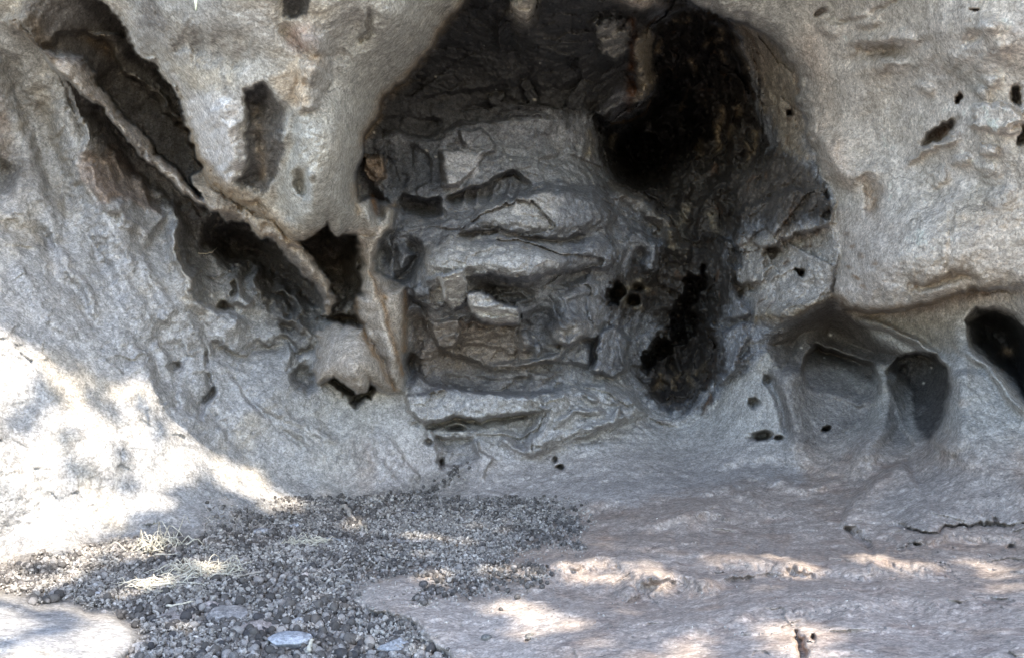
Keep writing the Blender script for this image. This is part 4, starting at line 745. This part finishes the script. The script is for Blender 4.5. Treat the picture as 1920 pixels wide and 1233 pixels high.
for a in ((60,1145,110,9,8),(95,1180,40,12,-10),(10,1210,40,14,0)): lb(*a, dark=True)
for a in ((290,1040,30,9,0),(285,1098,40,10,-5),(375,1068,34,14,0),(240,1120,26,9,0),(330,1185,18,8,0),(655,985,14,14,40),(790,1010,44,8,5),(888,997,22,6,0),(865,1014,14,4,0),(812,1083,32,9,-5),(925,1073,22,7,0),(975,1075,30,8,10),(1075,1062,26,9,0),(1160,1062,60,9,5),(1235,1062,26,9,20),(1130,1085,60,8,0),(1010,1155,52,22,10),(940,1140,40,14,0),(1065,1165,40,16,0),(1000,1190,26,10,0),(1300,1215,46,24,0),(1220,1235,40,10,0),(1420,1048,80,15,3),(1500,1060,60,9,8),(1640,1045,26,7,0),(1680,1058,70,9,3),(1830,1055,60,9,0),(1890,1080,46,16,10),(1490,1195,62,30,10),(1560,1185,40,14,10),(1580,1228,40,10,0),(1130,1205,26,9,0),(1280,1095,60,6,0),(1770,1235,30,8,0)): lb(*a)
fm = np.nonzero((X0 > -420) & (X0 < 2200) & (Y0 > -60) & (Y0 < 1400))[0]
pa = W[fm]@ua.astype(f32); pb = W[fm]@va.astype(f32); ps = W[fm]@sun_to.astype(f32)
CELL = .02; a0, b0 = pa.min()-.9, pb.min()-.9; na = int((pa.max()+.9-a0)/CELL)+1; nb = int((pb.max()+.9-b0)/CELL)+1
gridL = np.full((na, nb), -1., f32); od = np.argsort(ps); ia = ((pa-a0)/CELL).astype(int); ib = ((pb-b0)/CELL).astype(int)
gridL[ia[od], ib[od]] = LIT[fm][od]
for _ in range(6):                                            # close the gaps between survey points
    nb_ = np.max([np.roll(np.roll(gridL, i, 0), j, 1) for i in (-1, 0, 1) for j in (-1, 0, 1)], 0); gridL = np.where(gridL < 0, nb_, gridL)
from mathutils.bvhtree import BVHTree
sx_ = np.unique(np.concatenate([np.arange(0, 70), np.arange(70, NX-70, 5), np.arange(NX-70, NX)])); sy_ = np.unique(np.concatenate([np.arange(0, 70), np.arange(70, NY-50, 5), np.arange(NY-50, NY)]))
cv = W.reshape(NY, NX, 3)[np.ix_(sy_, sx_)].reshape(-1, 3); q_ = np.arange(len(sx_)*len(sy_)).reshape(len(sy_), len(sx_))
bvh = BVHTree.FromPolygons(cv.tolist(), np.stack([q_[:-1, :-1], q_[1:, :-1], q_[1:, 1:], q_[:-1, 1:]], -1).reshape(-1, 4).tolist())
own = np.ones((na, nb), bool); src = np.zeros((na, nb), int); src[:] = -1; src[ia[od], ib[od]] = fm[od]; sv = Vector(sun_to)
own[(gridL >= 0) & (src < 0)] = True
for i, j in np.argwhere(src >= 0): own[i, j] = bvh.ray_cast(Vector(W[src[i, j]])+sv*.12, sv, 6)[0] is not None
o2 = own.copy()
for di in range(-2, 3):
    for dj in range(-2, 3): o2 &= np.roll(np.roll(own, di, 0), dj, 1)
print('self shaded', own[gridL >= 0].mean(), o2[gridL >= 0].mean(), 'near sun side range', ps.min(), ps.max())
gridL[o2] = -1
NL = int(na*nb*CELL*CELL*9000)
la = RNG.random(NL)*(na-1); lb_ = RNG.random(NL)*(nb-1)
val = gridL[la.astype(int), lb_.astype(int)]; val = np.where(val < 0, val, np.clip(val+.32*fbm(((la*CELL).astype(f32), (lb_*CELL).astype(f32), np.zeros(NL, f32)), 9, 3, .6, 190.), 0, 1))
keep = np.where(val < 0, RNG.random(NL) < .12, (val < .33) | (RNG.random(NL) < .035))
lt = RNG.uniform(6.0, 7.0, NL)
cs = (la*CELL+a0)[:, None]*ua+(lb_*CELL+b0)[:, None]*va+lt[:, None]*sun_to
cs = cs[keep]; n_ = len(cs)
nr = RNG.normal(size=(n_, 3))*.45+sun_to; nr /= np.linalg.norm(nr, axis=1)[:, None]
t1 = np.cross(nr, RNG.normal(size=(n_, 3))); t1 /= np.linalg.norm(t1, axis=1)[:, None]; t2 = np.cross(nr, t1)
Ls = RNG.uniform(.018, .029, n_)[:, None]
shape = ((-1, 0, 0), (-.3, .42, .12), (.4, .38, .12), (1, 0, 0), (.4, -.38, .12), (-.3, -.42, .12))
LV = np.stack([cs+Ls*(x*t1+y*t2+z*nr) for x, y, z in shape], 1).reshape(-1, 3)
k6 = (np.arange(n_)*6)[:, None]; LF = np.concatenate([k6+np.array([[0, 1, 2, 3]]), k6+np.array([[0, 3, 4, 5]])])
tree = bpy.data.objects.new('tree', None); COL.objects.link(tree); tree.location = (3.0, -3.4, -.8)
tag(tree, 'leafy tree standing in front of the shelter and dappling its floor', 'tree')
crown = mesh('crown', LV-np.array(tree.location), LF.astype(np.int32), M_LEAF, tree)  # unseen crown, leaves set to shade all but the mapped sun patches
cc = cs.mean(0); base = np.array(tree.location); TV, TF = [], []
fork = base+np.array((-.4, .6, 3.4))
def limb(P, r0, r1):
    Q = []
    for i in range(len(P)-1):
        for k_ in range(5): t = k_/5; Q.append(np.array(P[i])*(1-t)+np.array(P[i+1])*t+RNG.normal(size=3)*.012)
    Q.append(np.array(P[-1])); v, f_ = tube(Q, r0, r1, 10); k_ = len(TV); TV.extend([q-base for q in v]); TF.extend([tuple(i+k_ for i in g) for g in f_])
limb([base, base+np.array((-.1, .2, 1.2)), fork], .17, .11)
shade_cells = cs[RNG.integers(0, n_, 400)]; shade_cells = shade_cells[np.argsort(shade_cells[:, 0])[-140::20]]
for q in shade_cells: limb([fork, fork*.45+q*.55+np.array((0, -.1, .45)), q], .03, .005)
mesh('trunk', TV, TF, M_BARK, tree)
# open ground outside the shelter
gv = []; gx = np.linspace(-14, 14, 60); gy = np.concatenate([np.linspace(-16, -2, 30), np.linspace(-1.6, 1.15, 16)])
for y in gy:
    for x in gx: gv.append((x, y, -.80+.05*math.sin(x*1.3+y)*min(1, max(0, (.6-y)))-.02*max(0, -y)**.9))
gf = np.array([(j*60+i, j*60+i+1, (j+1)*60+i+1, (j+1)*60+i) for j in range(len(gy)-1) for i in range(59)], np.int32)
tag(mesh('ground', gv, gf, M_ROCK, None, np.tile((.46, .42, .37), (len(gv), 1)), np.zeros(len(gv))), kind='structure')

w = bpy.data.worlds.new('World'); scene.world = w; w.use_nodes = True; wn = w.node_tree
sky = wn.nodes.new('ShaderNodeTexSky'); sky.sky_type = 'NISHITA'; sky.sun_disc = False; sky.sun_elevation = EL; sky.sun_rotation = math.atan2(sun_to[0], sun_to[1]); sky.dust_density = .7; sky.ozone_density = 1.; sky.air_density = 1.0
bg = wn.nodes['Background']; bg.inputs['Strength'].default_value = .15; wn.links.new(sky.outputs[0], bg.inputs[0])
sl = bpy.data.lights.new('sun', 'SUN'); sl.energy = 2.3; sl.angle = math.radians(.45); sl.color = (1, .93, .83)
so = bpy.data.objects.new('sun', sl); COL.objects.link(so); so.rotation_euler = Vector(sun_to).to_track_quat('Z', 'Y').to_euler()
cam = bpy.data.cameras.new('camera'); co_ = bpy.data.objects.new('camera', cam); COL.objects.link(co_); scene.camera = co_
cam.sensor_width = 36; cam.lens = 36*F/1920; co_.rotation_euler = (math.pi/2, 0, 0); cam.clip_start = .02; cam.clip_end = 200
scene.view_settings.view_transform = 'Standard'; scene.view_settings.look = 'None'; cy = scene.cycles; cy.use_denoising = True; cy.denoising_prefilter = 'NONE'; cy.use_adaptive_sampling = False; cy.sampling_pattern = 'BLUE_NOISE'; cy.sample_clamp_indirect = 3; cy.caustics_reflective = cy.caustics_refractive = False
cy.max_bounces = 5; cy.diffuse_bounces = 4; cy.glossy_bounces = 2; scene.render.filter_size = 1.5
scene.view_settings.exposure = 2.38; scene.view_settings.gamma = 1
